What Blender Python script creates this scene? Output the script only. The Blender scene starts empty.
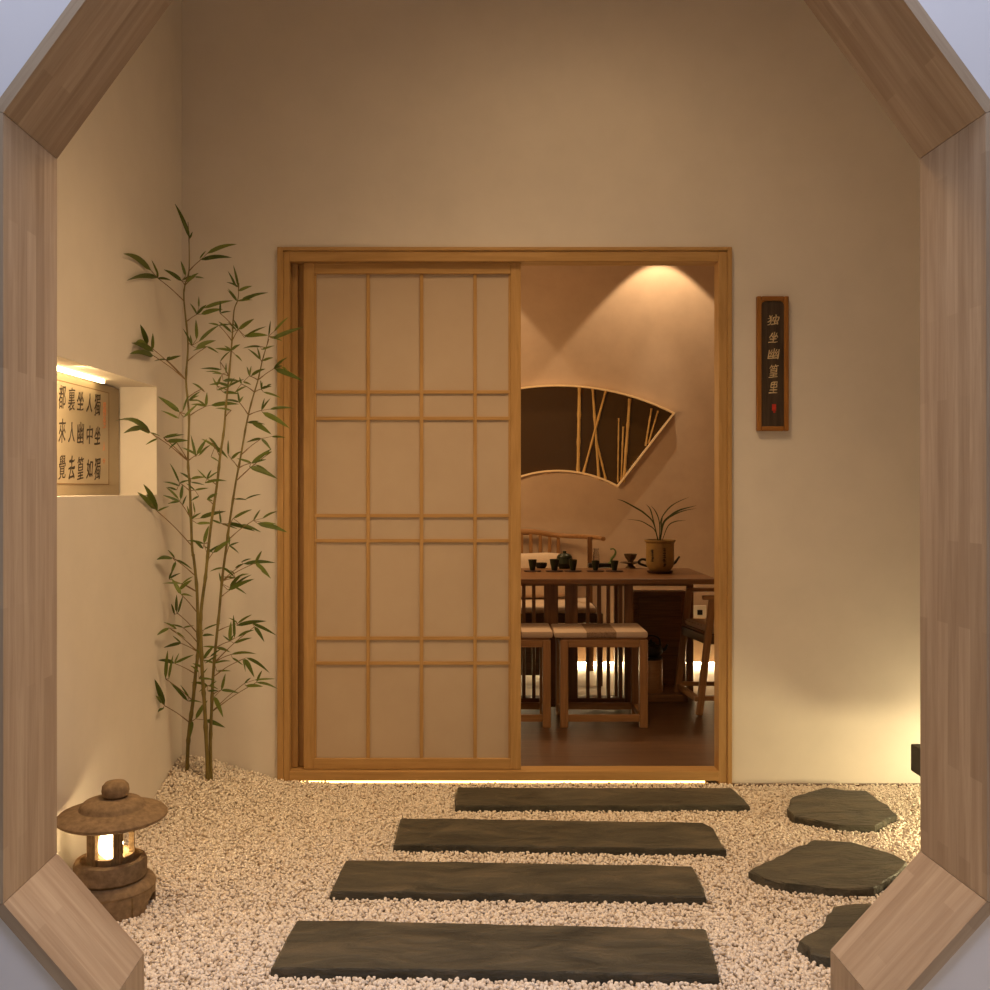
import bpy, bmesh, math, random
import numpy as np
from mathutils import Vector, Matrix, noise
random.seed(7); rng = np.random.default_rng(7)
sc = bpy.context.scene
col = sc.collection

# ------------------------------------------------------------------ camera, world, lights, exposure
EYE, F, CX, CY = 1.15, 1000.0, 487.0, 490.0
cam = bpy.data.cameras.new('camera'); cam_o = bpy.data.objects.new('camera', cam); col.objects.link(cam_o)
cam_o.location = (0, 0, EYE); cam_o.rotation_euler = (math.radians(90), 0, 0)
cam.sensor_width = 36; cam.lens = 36 * F / 990
cam.shift_x = (495 - CX) / 990; cam.shift_y = -(495 - CY) / 990
cam.clip_start = 0.05; cam.clip_end = 60
sc.camera = cam_o

def srgb(r, g, b):
    f = lambda c: (c / 255 / 12.92) if c / 255 <= 0.04045 else ((c / 255 + 0.055) / 1.055) ** 2.4
    return (f(r), f(g), f(b), 1)

w = bpy.data.worlds.new('world'); sc.world = w; w.use_nodes = True
w.node_tree.nodes['Background'].inputs[0].default_value = (0.62, 0.66, 0.85, 1)
w.node_tree.nodes['Background'].inputs[1].default_value = 0.07

def light(name, kind, loc, energy, color, target=None, **kw):
    l = bpy.data.lights.new(name, kind); o = bpy.data.objects.new(name, l); col.objects.link(o)
    o.location = loc; l.energy = energy; l.color = color
    if target is not None:
        o.rotation_euler = (Vector(target) - Vector(loc)).to_track_quat('-Z', 'Y').to_euler()
    for k, v in kw.items(): setattr(l, k, v)
    return o
WARM = (1.0, 0.72, 0.42); WARM2 = (1.0, 0.62, 0.28); COOL = (0.80, 0.84, 1.0)
# camera-side room: cool ceiling panel; courtyard: warm ceiling downlights; tea room: wall washers
light('entrance_ceiling_panel', 'AREA', (0.1, 0.75, 3.3), 56, (.74, .80, 1.0), (0.1, 1.45, 1.9), shape='RECTANGLE', size=2.4, size_y=0.5)
light('entrance_warm_fill', 'POINT', (1.30, 0.70, 0.55), 5.2, (1.0, .74, .52), shadow_soft_size=0.2)  # added fill, no fixture: warms the lower right of the white wall
light('entrance_left_fill', 'POINT', (-0.75, -0.35, 0.65), 5, (1.0, .86, .76), shadow_soft_size=0.2)  # added fill behind the camera, lifts the right-hand gate boards
light('courtyard_downlight', 'SPOT', (0.12, 2.66, 3.3), 200, (1.0, .66, .34), (-0.02, 2.70, 0), spot_size=math.radians(104), spot_blend=1.0, shadow_soft_size=0.22)
light('courtyard_downlight', 'SPOT', (0.95, 2.45, 3.3), 14, (1.0, .86, .74), (0.95, 2.58, 0), spot_size=math.radians(125), spot_blend=1.0, shadow_soft_size=0.22)
light('courtyard_downlight', 'SPOT', (0.30, 2.95, 3.3), 50, (1.0, .68, .37), (0.45, 2.9, 0), spot_size=math.radians(165), spot_blend=1.0, shadow_soft_size=0.3)  # weak wide spot added as ambient fill for the upper walls
light('tea_room_wall_washer', 'SPOT', (1.118, 6.25, 2.92), 46, WARM, (1.118, 6.25, 0), spot_size=math.radians(80), spot_blend=0.14, shadow_soft_size=0.015)
light('tea_room_wall_washer', 'SPOT', (-0.195, 6.25, 2.92), 36, WARM, (-0.195, 6.25, 0), spot_size=math.radians(80), spot_blend=0.14, shadow_soft_size=0.015)
light('tea_room_wall_washer', 'SPOT', (1.118, 6.25, 2.92), 34, (1.0, .76, .48), (1.10, 6.40, 0), spot_size=math.radians(34), spot_blend=0.9, shadow_soft_size=0.015)
light('tea_wall_foot_light', 'AREA', (0.3, 6.47, 0.024), 9, (1.0, .76, .42), (0.3, 5.9, -0.05), shape='RECTANGLE', size=3.2, size_y=0.012)
light('tea_room_fill', 'POINT', (-0.35, 5.35, 1.55), 36, WARM2, shadow_soft_size=0.18)  # unseen fill without a fixture, added to brighten the lower tea room wall
sc.view_settings.view_transform = 'Standard'; sc.view_settings.look = 'None'
sc.view_settings.exposure = 0.0; sc.view_settings.gamma = 1.0; sc.view_settings.use_curve_mapping = False
sc.cycles.use_denoising = True
sc.cycles.max_bounces = 8; sc.cycles.diffuse_bounces = 5; sc.cycles.sample_clamp_indirect = 4.0

# ------------------------------------------------------------------ materials
def base_mat(name, rough=0.6, spec=0.3):
    m = bpy.data.materials.new(name); m.use_nodes = True
    nt = m.node_tree; b = nt.nodes['Principled BSDF']
    b.inputs['Roughness'].default_value = rough; b.inputs['Specular IOR Level'].default_value = spec
    return m, nt, b
def N(nt, t, **kw):
    n = nt.nodes.new(t)
    for k, v in kw.items(): setattr(n, k, v)
    return n
def ramp(nt, fac, stops, interp='LINEAR'):
    r = N(nt, 'ShaderNodeValToRGB'); r.color_ramp.interpolation = interp
    els = r.color_ramp.elements
    while len(els) < len(stops): els.new(0.5)
    for e, (p, c) in zip(els, stops): e.position = p; e.color = c
    nt.links.new(fac, r.inputs[0]); return r.outputs[0]
def mixc(nt, fac, a, b, mode='MIX'):
    n = N(nt, 'ShaderNodeMix', data_type='RGBA', blend_type=mode)
    if isinstance(fac, float): n.inputs[0].default_value = fac
    else: nt.links.new(fac, n.inputs[0])
    for s, i in ((a, 6), (b, 7)):
        if hasattr(s, 'links'): nt.links.new(s, n.inputs[i])
        else: n.inputs[i].default_value = s
    return n.outputs[2]
def coords(nt, scale, rand=True):
    tc = N(nt, 'ShaderNodeTexCoord'); mp = N(nt, 'ShaderNodeMapping'); mp.inputs['Scale'].default_value = scale
    src = tc.outputs['Object']
    if rand:
        oi = N(nt, 'ShaderNodeObjectInfo'); ml = N(nt, 'ShaderNodeVectorMath', operation='SCALE')
        cb = N(nt, 'ShaderNodeCombineXYZ')
        for i in range(3): nt.links.new(oi.outputs['Random'], cb.inputs[i])
        nt.links.new(cb.outputs[0], ml.inputs[0]); ml.inputs['Scale'].default_value = 23.7
        ad = N(nt, 'ShaderNodeVectorMath', operation='ADD')
        nt.links.new(src, ad.inputs[0]); nt.links.new(ml.outputs[0], ad.inputs[1]); src = ad.outputs[0]
    nt.links.new(src, mp.inputs[0]); return mp.outputs[0]
def tex(nt, vec, scale, detail=4, rough=0.6, dist=0.0):
    n = N(nt, 'ShaderNodeTexNoise'); n.inputs['Scale'].default_value = scale; n.inputs['Detail'].default_value = detail
    n.inputs['Roughness'].default_value = rough; n.inputs['Distortion'].default_value = dist
    nt.links.new(vec, n.inputs['Vector']); return n.outputs['Fac']
def bump(nt, b, h, strength, dist=0.01):
    n = N(nt, 'ShaderNodeBump'); n.inputs['Strength'].default_value = strength; n.inputs['Distance'].default_value = dist
    nt.links.new(h, n.inputs['Height']); nt.links.new(n.outputs[0], b.inputs['Normal'])
def wood(name, dark, light_, rough=0.5, strips=None, scale=1.0, spec=0.3):
    """grain runs along the object's own X"""
    m, nt, b = base_mat(name, rough, spec)
    v = coords(nt, (1.6 * scale, 26 * scale, 26 * scale))
    f = tex(nt, v, 2.2, 5, 0.65, 0.6)
    c = ramp(nt, f, [(0.28, dark), (0.72, light_)])
    if strips:
        lx, ly, tone = strips
        v2 = coords(nt, (1, 1, 1))
        br = N(nt, 'ShaderNodeTexBrick'); br.offset = 0.37; br.offset_frequency = 2; br.squash = 1.0
        br.inputs['Scale'].default_value = 1.0; br.inputs['Brick Width'].default_value = lx; br.inputs['Row Height'].default_value = ly
        br.inputs['Mortar Size'].default_value = 0.0; br.inputs['Color1'].default_value = (tone, tone * .97, tone * .95, 1); br.inputs['Color2'].default_value = (1, 1, 1, 1)
        nt.links.new(v2, br.inputs['Vector'])
        c = mixc(nt, 1.0, c, br.outputs['Color'], 'MULTIPLY')
    nt.links.new(c, b.inputs['Base Color']); bump(nt, b, f, 0.12, 0.004)
    return m
def plain(name, c, rough=0.6, var=0.12, scale=30, bmp=0.1, spec=0.3):
    m, nt, b = base_mat(name, rough, spec)
    v = coords(nt, (1, 1, 1)); f = tex(nt, v, scale, 5)
    d = tuple(x * (1 - var) for x in c[:3]) + (1,); l = tuple(min(1, x * (1 + var)) for x in c[:3]) + (1,)
    nt.links.new(ramp(nt, f, [(0.3, d), (0.7, l)]), b.inputs['Base Color'])
    if bmp: bump(nt, b, f, bmp, 0.004)
    return m
def emit(name, c, s):
    m = bpy.data.materials.new(name); m.use_nodes = True; nt = m.node_tree
    nt.nodes.remove(nt.nodes['Principled BSDF']); e = N(nt, 'ShaderNodeEmission')
    e.inputs[0].default_value = c; e.inputs[1].default_value = s
    nt.links.new(e.outputs[0], nt.nodes['Material Output'].inputs[0]); return m

M = {}
M['plaster'] = plain('plaster', (0.70, 0.64, 0.57, 1), 0.85, 0.03, 6, 0.04, 0.1)
M['white_plaster'] = plain('white_plaster', (0.72, 0.70, 0.72, 1), 0.85, 0.02, 6, 0.03, 0.1)
M['tea_plaster'] = plain('tea_plaster', (0.50, 0.37, 0.27, 1), 0.85, 0.05, 8, 0.06, 0.1)
M['beech'] = wood('beech', (0.37, 0.258, 0.165, 1), (0.53, 0.405, 0.275, 1), 0.55, (0.36, 0.034, 0.80), 1.0)
M['pine'] = wood('pine', (0.36, 0.20, 0.066, 1), (0.50, 0.30, 0.115, 1), 0.5)
M['walnut'] = wood('walnut', (0.10, 0.045, 0.018, 1), (0.24, 0.115, 0.045, 1), 0.4)
M['dark_wood'] = wood('dark_wood', (0.05, 0.024, 0.010, 1), (0.12, 0.058, 0.024, 1), 0.42)
M['elm'] = wood('elm', (0.22, 0.105, 0.038, 1), (0.36, 0.19, 0.078, 1), 0.4)
M['floor_wood'] = wood('floor_wood', (0.075, 0.037, 0.017, 1), (0.14, 0.072, 0.034, 1), 0.38, (1.2, 0.14, 0.72), 0.8)
M['plaque_wood'] = wood('plaque_wood', (0.022, 0.013, 0.008, 1), (0.085, 0.055, 0.033, 1), 0.55, None, 1.2)
M['plaque_frame'] = wood('plaque_frame', (0.22, 0.085, 0.016, 1), (0.36, 0.155, 0.035, 1), 0.4)
M['slate'] = None
def slate():
    m, nt, b = base_mat('slate', 0.5, 0.35)
    v = coords(nt, (1, 2.6, 2)); f = tex(nt, v, 5, 8, 0.65, 0.8); f2 = tex(nt, v, 40, 6, 0.6)
    c = ramp(nt, f, [(0.34, (0.042, 0.040, 0.031, 1)), (0.52, (0.082, 0.075, 0.054, 1)), (0.68, (0.135, 0.112, 0.076, 1))])
    nt.links.new(c, b.inputs['Base Color'])
    mx = N(nt, 'ShaderNodeMath', operation='ADD'); nt.links.new(f, mx.inputs[0]); 
    ml = N(nt, 'ShaderNodeMath', operation='MULTIPLY'); nt.links.new(f2, ml.inputs[0]); ml.inputs[1].default_value = 0.25
    nt.links.new(ml.outputs[0], mx.inputs[1]); bump(nt, b, mx.outputs[0], 0.9, 0.02)
    return m
M['slate'] = slate()
M['stone'] = plain('lantern_stone', (0.23, 0.155, 0.088, 1), 0.9, 0.28, 60, 0.5, 0.1)
M['dark_stone'] = plain('bench_stone', (0.05, 0.048, 0.034, 1), 0.6, 0.2, 20, 0.2)
def pebble_mat():
    m, nt, b = base_mat('white_pebbles', 0.6, 0.25)
    g = N(nt, 'ShaderNodeNewGeometry')
    c = ramp(nt, g.outputs['Random Per Island'], [(0.0, (0.40, 0.29, 0.19, 1)), (0.04, (0.66, 0.56, 0.45, 1)), (0.3, (0.80, 0.71, 0.60, 1)), (1.0, (0.88, 0.81, 0.72, 1))])
    nt.links.new(c, b.inputs['Base Color']); return m
M['pebble'] = pebble_mat()
M['soil'] = plain('gravel_bed', (0.55, 0.47, 0.37, 1), 0.9, 0.3, 120, 0.5)
def paper():
    m, nt, b = base_mat('shoji_paper', 0.85, 0.1)
    v = coords(nt, (1, 1, 1)); f = tex(nt, v, 3, 4)
    nt.links.new(ramp(nt, f, [(0.3, (0.465, 0.355, 0.255, 1)), (0.7, (0.505, 0.395, 0.29, 1))]), b.inputs['Base Color'])
    return m
M['paper'] = paper()
def leaf(name, a, c):
    m, nt, b = base_mat(name, 0.45, 0.35)
    g = N(nt, 'ShaderNodeNewGeometry')
    nt.links.new(ramp(nt, g.outputs['Random Per Island'], [(0, a), (1, c)]), b.inputs['Base Color'])
    tr = N(nt, 'ShaderNodeBsdfTranslucent'); tr.inputs[0].default_value = c
    mx = N(nt, 'ShaderNodeMixShader'); mx.inputs[0].default_value = 0.2
    nt.links.new(b.outputs[0], mx.inputs[1]); nt.links.new(tr.outputs[0], mx.inputs[2])
    nt.links.new(mx.outputs[0], nt.nodes['Material Output'].inputs[0]); return m
M['bamboo_leaf'] = leaf('bamboo_leaf', (0.040, 0.072, 0.010, 1), (0.150, 0.185, 0.030, 1))
M['orchid_leaf'] = leaf('orchid_leaf', (0.020, 0.034, 0.010, 1), (0.075, 0.085, 0.022, 1))
M['culm'] = plain('bamboo_culm', (0.17, 0.13, 0.035, 1), 0.45, 0.35, 14, 0.1)
M['twig'] = plain('bamboo_twig', (0.20, 0.12, 0.045, 1), 0.55, 0.2, 40, 0)
M['dry_bamboo'] = wood('dry_bamboo', (0.42, 0.24, 0.07, 1), (0.60, 0.38, 0.13, 1), 0.35)
M['gold_edge'] = plain('pale_gold_edge', (0.88, 0.68, 0.42, 1), 0.4, 0.05, 20, 0)
M['mirror'] = base_mat('dark_bronze_mirror', 0.22, 0.5)[0]
M['mirror'].node_tree.nodes['Principled BSDF'].inputs['Base Color'].default_value = (0.055, 0.028, 0.007, 1)
M['cup'] = plain('dark_green_glaze', (0.022, 0.027, 0.014, 1), 0.35, 0.25, 40, 0.1)
M['iron'] = plain('black_iron', (0.014, 0.012, 0.010, 1), 0.35, 0.2, 40, 0.1)
M['coaster'] = plain('dark_coaster', (0.05, 0.018, 0.010, 1), 0.5, 0.2, 40, 0)
M['bowl'] = plain('brown_glaze', (0.10, 0.06, 0.03, 1), 0.35, 0.3, 60, 0.1)
M['pot'] = plain('olive_clay', (0.27, 0.165, 0.05, 1), 0.5, 0.15, 25, 0.1)
M['ink'] = plain('black_ink', (0.018, 0.012, 0.008, 1), 0.7, 0.2, 60, 0)
M['ink_brown'] = plain('faded_ink', (0.045, 0.030, 0.018, 1), 0.8, 0.3, 60, 0)
M['gold_paint'] = plain('cream_paint', (0.62, 0.47, 0.27, 1), 0.6, 0.15, 60, 0)
M['red'] = plain('red_seal', (0.45, 0.035, 0.02, 1), 0.6, 0.2, 60, 0)
M['faded_red'] = plain('faded_red_seal', (0.62, 0.26, 0.13, 1), 0.7, 0.2, 60, 0)
M['scroll'] = plain('cream_paper', (0.40, 0.325, 0.225, 1), 0.8, 0.06, 12, 0)
M['mount'] = plain('mount_card', (0.34, 0.27, 0.18, 1), 0.7, 0.05, 12, 0)
M['mount_line'] = plain('mount_line', (0.22, 0.13, 0.06, 1), 0.7, 0.05, 12, 0)
M['cushion'] = plain('cream_fabric', (0.62, 0.48, 0.36, 1), 0.9, 0.06, 80, 0.2)
def patchwork():
    m, nt, b = base_mat('patchwork_fabric', 0.9, 0.1)
    tc = N(nt, 'ShaderNodeTexCoord'); sp = N(nt, 'ShaderNodeSeparateXYZ'); nt.links.new(tc.outputs['Object'], sp.inputs[0])
    mr = N(nt, 'ShaderNodeMapRange'); mr.inputs[1].default_value = -0.23; mr.inputs[2].default_value = 0.23
    nt.links.new(sp.outputs[0], mr.inputs[0])
    c1 = ramp(nt, mr.outputs[0], [(0, (0.50, 0.38, 0.28, 1)), (0.345, (0.27, 0.18, 0.12, 1)), (0.66, (0.52, 0.39, 0.29, 1))], 'CONSTANT')
    v = coords(nt, (1, 1, 1)); f = tex(nt, v, 22, 4, 0.6, 2.5)
    lines = ramp(nt, f, [(0.47, (1, 1, 1, 1)), (0.5, (0.55, 0.5, 0.45, 1)), (0.53, (1, 1, 1, 1))])
    c2 = ramp(nt, mr.outputs[0], [(0, (0, 0, 0, 1)), (0.345, (1, 1, 1, 1)), (0.66, (0, 0, 0, 1))], 'CONSTANT')
    nt.links.new(mixc(nt, c2, c1, mixc(nt, 1.0, c1, lines, 'MULTIPLY')), b.inputs['Base Color']); return m
M['patchwork'] = patchwork()
M['pale_floor'] = plain('pale_stone', (0.74, 0.66, 0.52, 1), 0.6, 0.04, 6, 0)
M['socket'] = plain('white_plastic', (0.75, 0.70, 0.62, 1), 0.4, 0.01, 5, 0)
M['gl'] = base_mat('clear_glass', 0.05, 0.5)[0]
_b = M['gl'].node_tree.nodes['Principled BSDF']; _b.inputs['Transmission Weight'].default_value = 1.0; _b.inputs['IOR'].default_value = 1.3
M['jade'] = plain('green_glaze', (0.10, 0.15, 0.05, 1), 0.35, 0.2, 30, 0)
M['led'] = emit('led_strip', (1.0, 0.62, 0.20, 1), 10)
M['led_niche'] = emit('niche_led', (1.0, 0.70, 0.32, 1), 14)
M['led_wall'] = emit('wall_base_led', (1.0, 0.74, 0.40, 1), 85)
M['bulb'] = emit('lantern_bulb', (1.0, 0.74, 0.38, 1), 40)

# ------------------------------------------------------------------ helpers
def P(px, py, y): return Vector(((px - CX) / F * y, y, EYE - (py - CY) / F * y))
def G(px, py, z): 
    y = (EYE - z) * F / (py - CY); return Vector(((px - CX) / F * y, y, z))
def tag(o, label=None, cat=None, group=None, kind=None):
    for k, v in (('label', label), ('category', cat), ('group', group), ('kind', kind)):
        if v: o[k] = v
    return o
def thing(name, label, cat, loc=(0, 0, 0), group=None, kind=None):
    o = bpy.data.objects.new(name, None); col.objects.link(o); o.location = loc; o.empty_display_size = 0.05
    return tag(o, label, cat, group, kind)
def link(name, me, mat, parent=None, mw=None):
    """me in local space of mw (world matrix); the parent keeps the place"""
    if mat is not None and not me.materials: me.materials.append(mat)
    o = bpy.data.objects.new(name, me); col.objects.link(o)
    mw = mw or Matrix.Identity(4)
    if parent is not None:
        o.parent = parent
        pw = parent.matrix_basis.copy(); q = parent.parent
        while q is not None: pw = q.matrix_basis @ pw; q = q.parent
        o.matrix_basis = pw.inverted() @ mw
    else: o.matrix_basis = mw
    return o
def from_bm(name, bm, mat, parent=None, mw=None, smooth=False, center=True):
    if smooth:
        for f in bm.faces: f.smooth = True
    bmesh.ops.recalc_face_normals(bm, faces=bm.faces)
    if mw is None and center and len(bm.verts):
        lo = Vector([min(v.co[i] for v in bm.verts) for i in range(3)]); hi = Vector([max(v.co[i] for v in bm.verts) for i in range(3)])
        c = (lo + hi) / 2; c.z = lo.z
        mw = Matrix.Translation(c); bm.transform(mw.inverted())
    me = bpy.data.meshes.new(name); bm.to_mesh(me); bm.free()
    if smooth:
        try: me.set_sharp_from_angle(angle=math.radians(40))
        except Exception: pass
    return link(name, me, mat, parent, mw)
def add_box(bm, c, s, bev=0.0, rot=None):
    r = bmesh.ops.create_cube(bm, size=1)
    vs = r['verts']
    mt = Matrix.Translation(c) @ (rot.to_4x4() if rot else Matrix.Identity(4)) @ Matrix.Diagonal((*s, 1))
    bmesh.ops.transform(bm, matrix=mt, verts=vs)
    if bev:
        es = list({e for v in vs for e in v.link_edges})
        bmesh.ops.bevel(bm, geom=es, offset=bev, segments=2, affect='EDGES', profile=0.5)
def box(name, lo, hi, mat, parent=None, bev=0.003):
    bm = bmesh.new(); lo, hi = Vector(lo), Vector(hi)
    add_box(bm, (lo + hi) / 2, hi - lo, min(bev, min(hi - lo) * 0.3))
    return from_bm(name, bm, mat, parent)
def bar(name, p0, p1, wd, th, mat, parent=None, wdir=(0, 1, 0), bev=0.002):
    """straight timber from p0 to p1, grain along it; wd measured along wdir"""
    p0, p1 = Vector(p0), Vector(p1); x = (p1 - p0); L = x.length; x.normalize()
    y = Vector(wdir); y = (y - x * y.dot(x)).normalized(); z = x.cross(y)
    mw = Matrix.Translation((p0 + p1) / 2) @ Matrix((x, y, z)).transposed().to_4x4()
    bm = bmesh.new(); add_box(bm, (0, 0, 0), (L, wd, th), min(bev, wd * .3, th * .3))
    return from_bm(name, bm, mat, parent, mw)
def add_tube(bm, pts, rad, seg=8, cap=True):
    pts = [Vector(p) for p in pts]; n = len(pts); rings = []; ref = None
    for i, p in enumerate(pts):
        t = (pts[min(i + 1, n - 1)] - pts[max(i - 1, 0)]).normalized()
        if ref is None: ref = t.orthogonal().normalized()
        ref = (ref - t * ref.dot(t)).normalized(); b = t.cross(ref)
        r = rad[i] if isinstance(rad, (list, tuple)) else rad
        rings.append([bm.verts.new(p + (ref * math.cos(a) + b * math.sin(a)) * r) for a in [2 * math.pi * k / seg for k in range(seg)]])
    for a, b in zip(rings, rings[1:]):
        for k in range(seg): bm.faces.new((a[k], a[(k + 1) % seg], b[(k + 1) % seg], b[k]))
    if cap: bm.faces.new(rings[0][::-1]); bm.faces.new(rings[-1])
def add_lathe(bm, prof, seg=32, c=(0, 0, 0)):
    c = Vector(c); rings = []
    for r, z in prof:
        if r < 1e-6: rings.append([bm.verts.new(c + Vector((0, 0, z)))])
        else: rings.append([bm.verts.new(c + Vector((r * math.cos(2 * math.pi * k / seg), r * math.sin(2 * math.pi * k / seg), z))) for k in range(seg)])
    for a, b in zip(rings, rings[1:]):
        for k in range(seg):
            k2 = (k + 1) % seg
            if len(a) == 1 and len(b) == 1: continue
            if len(a) == 1: bm.faces.new((a[0], b[k2], b[k]))
            elif len(b) == 1: bm.faces.new((a[k], a[k2], b[0]))
            else: bm.faces.new((a[k], a[k2], b[k2], b[k]))
def drop_inner(bm):
    bmesh.ops.remove_doubles(bm, verts=bm.verts[:], dist=1e-4)
    bm.verts.index_update(); seen = {}
    for f in bm.faces: seen.setdefault(frozenset(v.index for v in f.verts), []).append(f)
    bmesh.ops.delete(bm, geom=[f for fs in seen.values() if len(fs) > 1 for f in fs], context='FACES_ONLY')
def lathe(name, prof, mat, parent=None, c=(0, 0, 0), seg=32):
    bm = bmesh.new(); add_lathe(bm, prof, seg)
    return from_bm(name, bm, mat, parent, Matrix.Translation(c), True)
def add_prism(bm, poly, d):
    """poly: world points of one face, d: extrusion vector"""
    a = [bm.verts.new(Vector(p)) for p in poly]; b = [bm.verts.new(Vector(p) + Vector(d)) for p in poly]; n = len(poly)
    bm.faces.new(a); bm.faces.new(b[::-1])
    for i in range(n): bm.faces.new((a[i], b[i], b[(i + 1) % n], a[(i + 1) % n]))
def prism(name, poly, d, mat, parent=None, bev=0):
    bm = bmesh.new(); add_prism(bm, poly, d)
    if bev: bmesh.ops.bevel(bm, geom=bm.edges[:], offset=bev, segments=2, affect='EDGES')
    return from_bm(name, bm, mat, parent)
def smooth_curve(pts, n=8):
    pts = [Vector(p) for p in pts]; out = []
    q = [pts[0] * 2 - pts[1]] + pts + [pts[-1] * 2 - pts[-2]]
    for i in range(1, len(q) - 2):
        a, b, c, d = q[i - 1:i + 3]
        for k in range(n):
            t = k / n
            out.append(0.5 * ((2 * b) + (c - a) * t + (2 * a - 5 * b + 4 * c - d) * t * t + (3 * b - a - 3 * c + d) * t ** 3))
    out.append(pts[-1]); return out
DENSE = '獨覺篁裏都來幽'
def glyphs(name, items, mat, parent, mw, depth=0.0008, jit=0.02):
    """brush-written characters: items = (char, x, y, width, height, slant) laid out in mw's XY plane"""
    bm_all = bmesh.new()
    for ch, x, y, wd, ht, sl in items:
        cu = bpy.data.curves.new('glyph', 'FONT'); cu.body = ch; cu.size = 1; cu.extrude = 0.0; cu.offset = 0.0 if ch in DENSE else 0.008; cu.resolution_u = 3
        ob = bpy.data.objects.new('glyph', cu); col.objects.link(ob)
        me = bpy.data.meshes.new_from_object(ob.evaluated_get(bpy.context.evaluated_depsgraph_get()))
        col.objects.unlink(ob); bpy.data.objects.remove(ob); bpy.data.curves.remove(cu)
        b = bmesh.new(); b.from_mesh(me); bpy.data.meshes.remove(me)
        bmesh.ops.remove_doubles(b, verts=b.verts[:], dist=1e-4)
        bmesh.ops.subdivide_edges(b, edges=[e for e in b.edges if e.calc_length() > 0.12], cuts=2)
        lo = Vector([min(v.co[i] for v in b.verts) for i in range(3)]); hi = Vector([max(v.co[i] for v in b.verts) for i in range(3)])
        c, s = (lo + hi) / 2, hi - lo
        for v in b.verts:
            u, t = (v.co.x - c.x) / s.x, (v.co.y - c.y) / s.y
            nz = noise.noise_vector(Vector((u * 3 + x * 91, t * 3 + y * 57, 1.3))) * (0.022 if ch in DENSE else 0.07) + noise.noise_vector(Vector((u * 9 + x * 91, t * 9, 4.3))) * (jit * .35 if ch in DENSE else jit)
            u += nz.x + sl * t; t += nz.y + 0.12 * u * (1 if sl >= 0 else -1) * 0.6
            v.co = Vector((x + u * wd, y + t * ht, 0))
        r = bmesh.ops.extrude_face_region(b, geom=b.faces[:])
        for v in [g for g in r['geom'] if isinstance(g, bmesh.types.BMVert)]: v.co.z += depth
        tmp = bpy.data.meshes.new('t'); b.to_mesh(tmp); b.free(); bm_all.from_mesh(tmp); bpy.data.meshes.remove(tmp)
    return from_bm(name, bm_all, mat, parent, mw)
def frame_mat(o, x, y):
    x, y = Vector(x), Vector(y); z = x.cross(y)
    return Matrix.Translation(o) @ Matrix((x, y, z)).transposed().to_4x4()

# ------------------------------------------------------------------ structure
BY, LX, RX, H = 3.92, -1.196, 2.5, 3.4          # back wall, left wall, right wall, ceiling
ZB, ZF = 1.70, 1.492                            # gate: back and front edges
def struct(o, label=None):
    o['kind'] = 'structure'
    if label: o['label'] = label
    return o
DX0, DX1, DTOP = (278 - CX) / F * BY, (731 - CX) / F * BY, EYE + (490 - 248) / F * BY
struct(prism('wall_back', [(LX - .3, BY, -.1), (DX0 + .004, BY, -.1), (DX0 + .004, BY, DTOP - .004), (DX1 - .004, BY, DTOP - .004), (DX1 - .004, BY, -.1), (RX + .2, BY, -.1), (RX + .2, BY, H), (LX - .3, BY, H)], (0, .14, 0), M['plaster']), 'warm white plaster wall around the sliding door')
# left wall with the picture niche
NY0, NY1, NZ0, NZ1, NX = 2.35, 3.62, 1.132, 1.523, -1.35
bm = bmesh.new()
def rect(a, b, c, d):
    vs = [bm.verts.new(v) for v in (a, b, c, d)]; bm.faces.new(vs)
y0, y1 = ZB - .03, BY + .02
rect((LX, y0, -.1), (LX, y1, -.1), (LX, y1, NZ0), (LX, y0, NZ0)); rect((LX, y0, NZ1), (LX, y1, NZ1), (LX, y1, H), (LX, y0, H))
rect((LX, y0, NZ0), (LX, NY0, NZ0), (LX, NY0, NZ1), (LX, y0, NZ1)); rect((LX, NY1, NZ0), (LX, y1, NZ0), (LX, y1, NZ1), (LX, NY1, NZ1))
rect((NX, NY0, NZ0), (NX, NY1, NZ0), (NX, NY1, NZ1), (NX, NY0, NZ1))
rect((LX, NY0, NZ0), (NX, NY0, NZ0), (NX, NY0, NZ1), (LX, NY0, NZ1)); rect((LX, NY1, NZ0), (NX, NY1, NZ0), (NX, NY1, NZ1), (LX, NY1, NZ1))
rect((LX, NY0, NZ0), (LX, NY1, NZ0), (NX, NY1, NZ0), (NX, NY0, NZ0)); rect((LX, NY0, NZ1), (LX, NY1, NZ1), (NX, NY1, NZ1), (NX, NY0, NZ1))
X2 = LX - .3
rect((X2, y0, -.1), (X2, y1, -.1), (X2, y1, H), (X2, y0, H)); rect((LX, y0, -.1), (X2, y0, -.1), (X2, y0, H), (LX, y0, H)); rect((LX, y1, -.1), (X2, y1, -.1), (X2, y1, H), (LX, y1, H))
rect((LX, y0, H), (LX, y1, H), (X2, y1, H), (X2, y0, H)); rect((LX, y0, -.1), (LX, y1, -.1), (X2, y1, -.1), (X2, y0, -.1))
bmesh.ops.remove_doubles(bm, verts=bm.verts[:], dist=1e-5)
struct(from_bm('wall_left', bm, M['plaster']), 'plaster side wall with a lit picture niche')
struct(box('wall_right', (RX, ZB - .03, -.1), (RX + .15, BY, H), M['plaster'], bev=0))
struct(box('ceiling', (LX - .3, ZB - .1, H), (RX + .2, BY + .14, H + .1), M['plaster'], bev=0))

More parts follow.
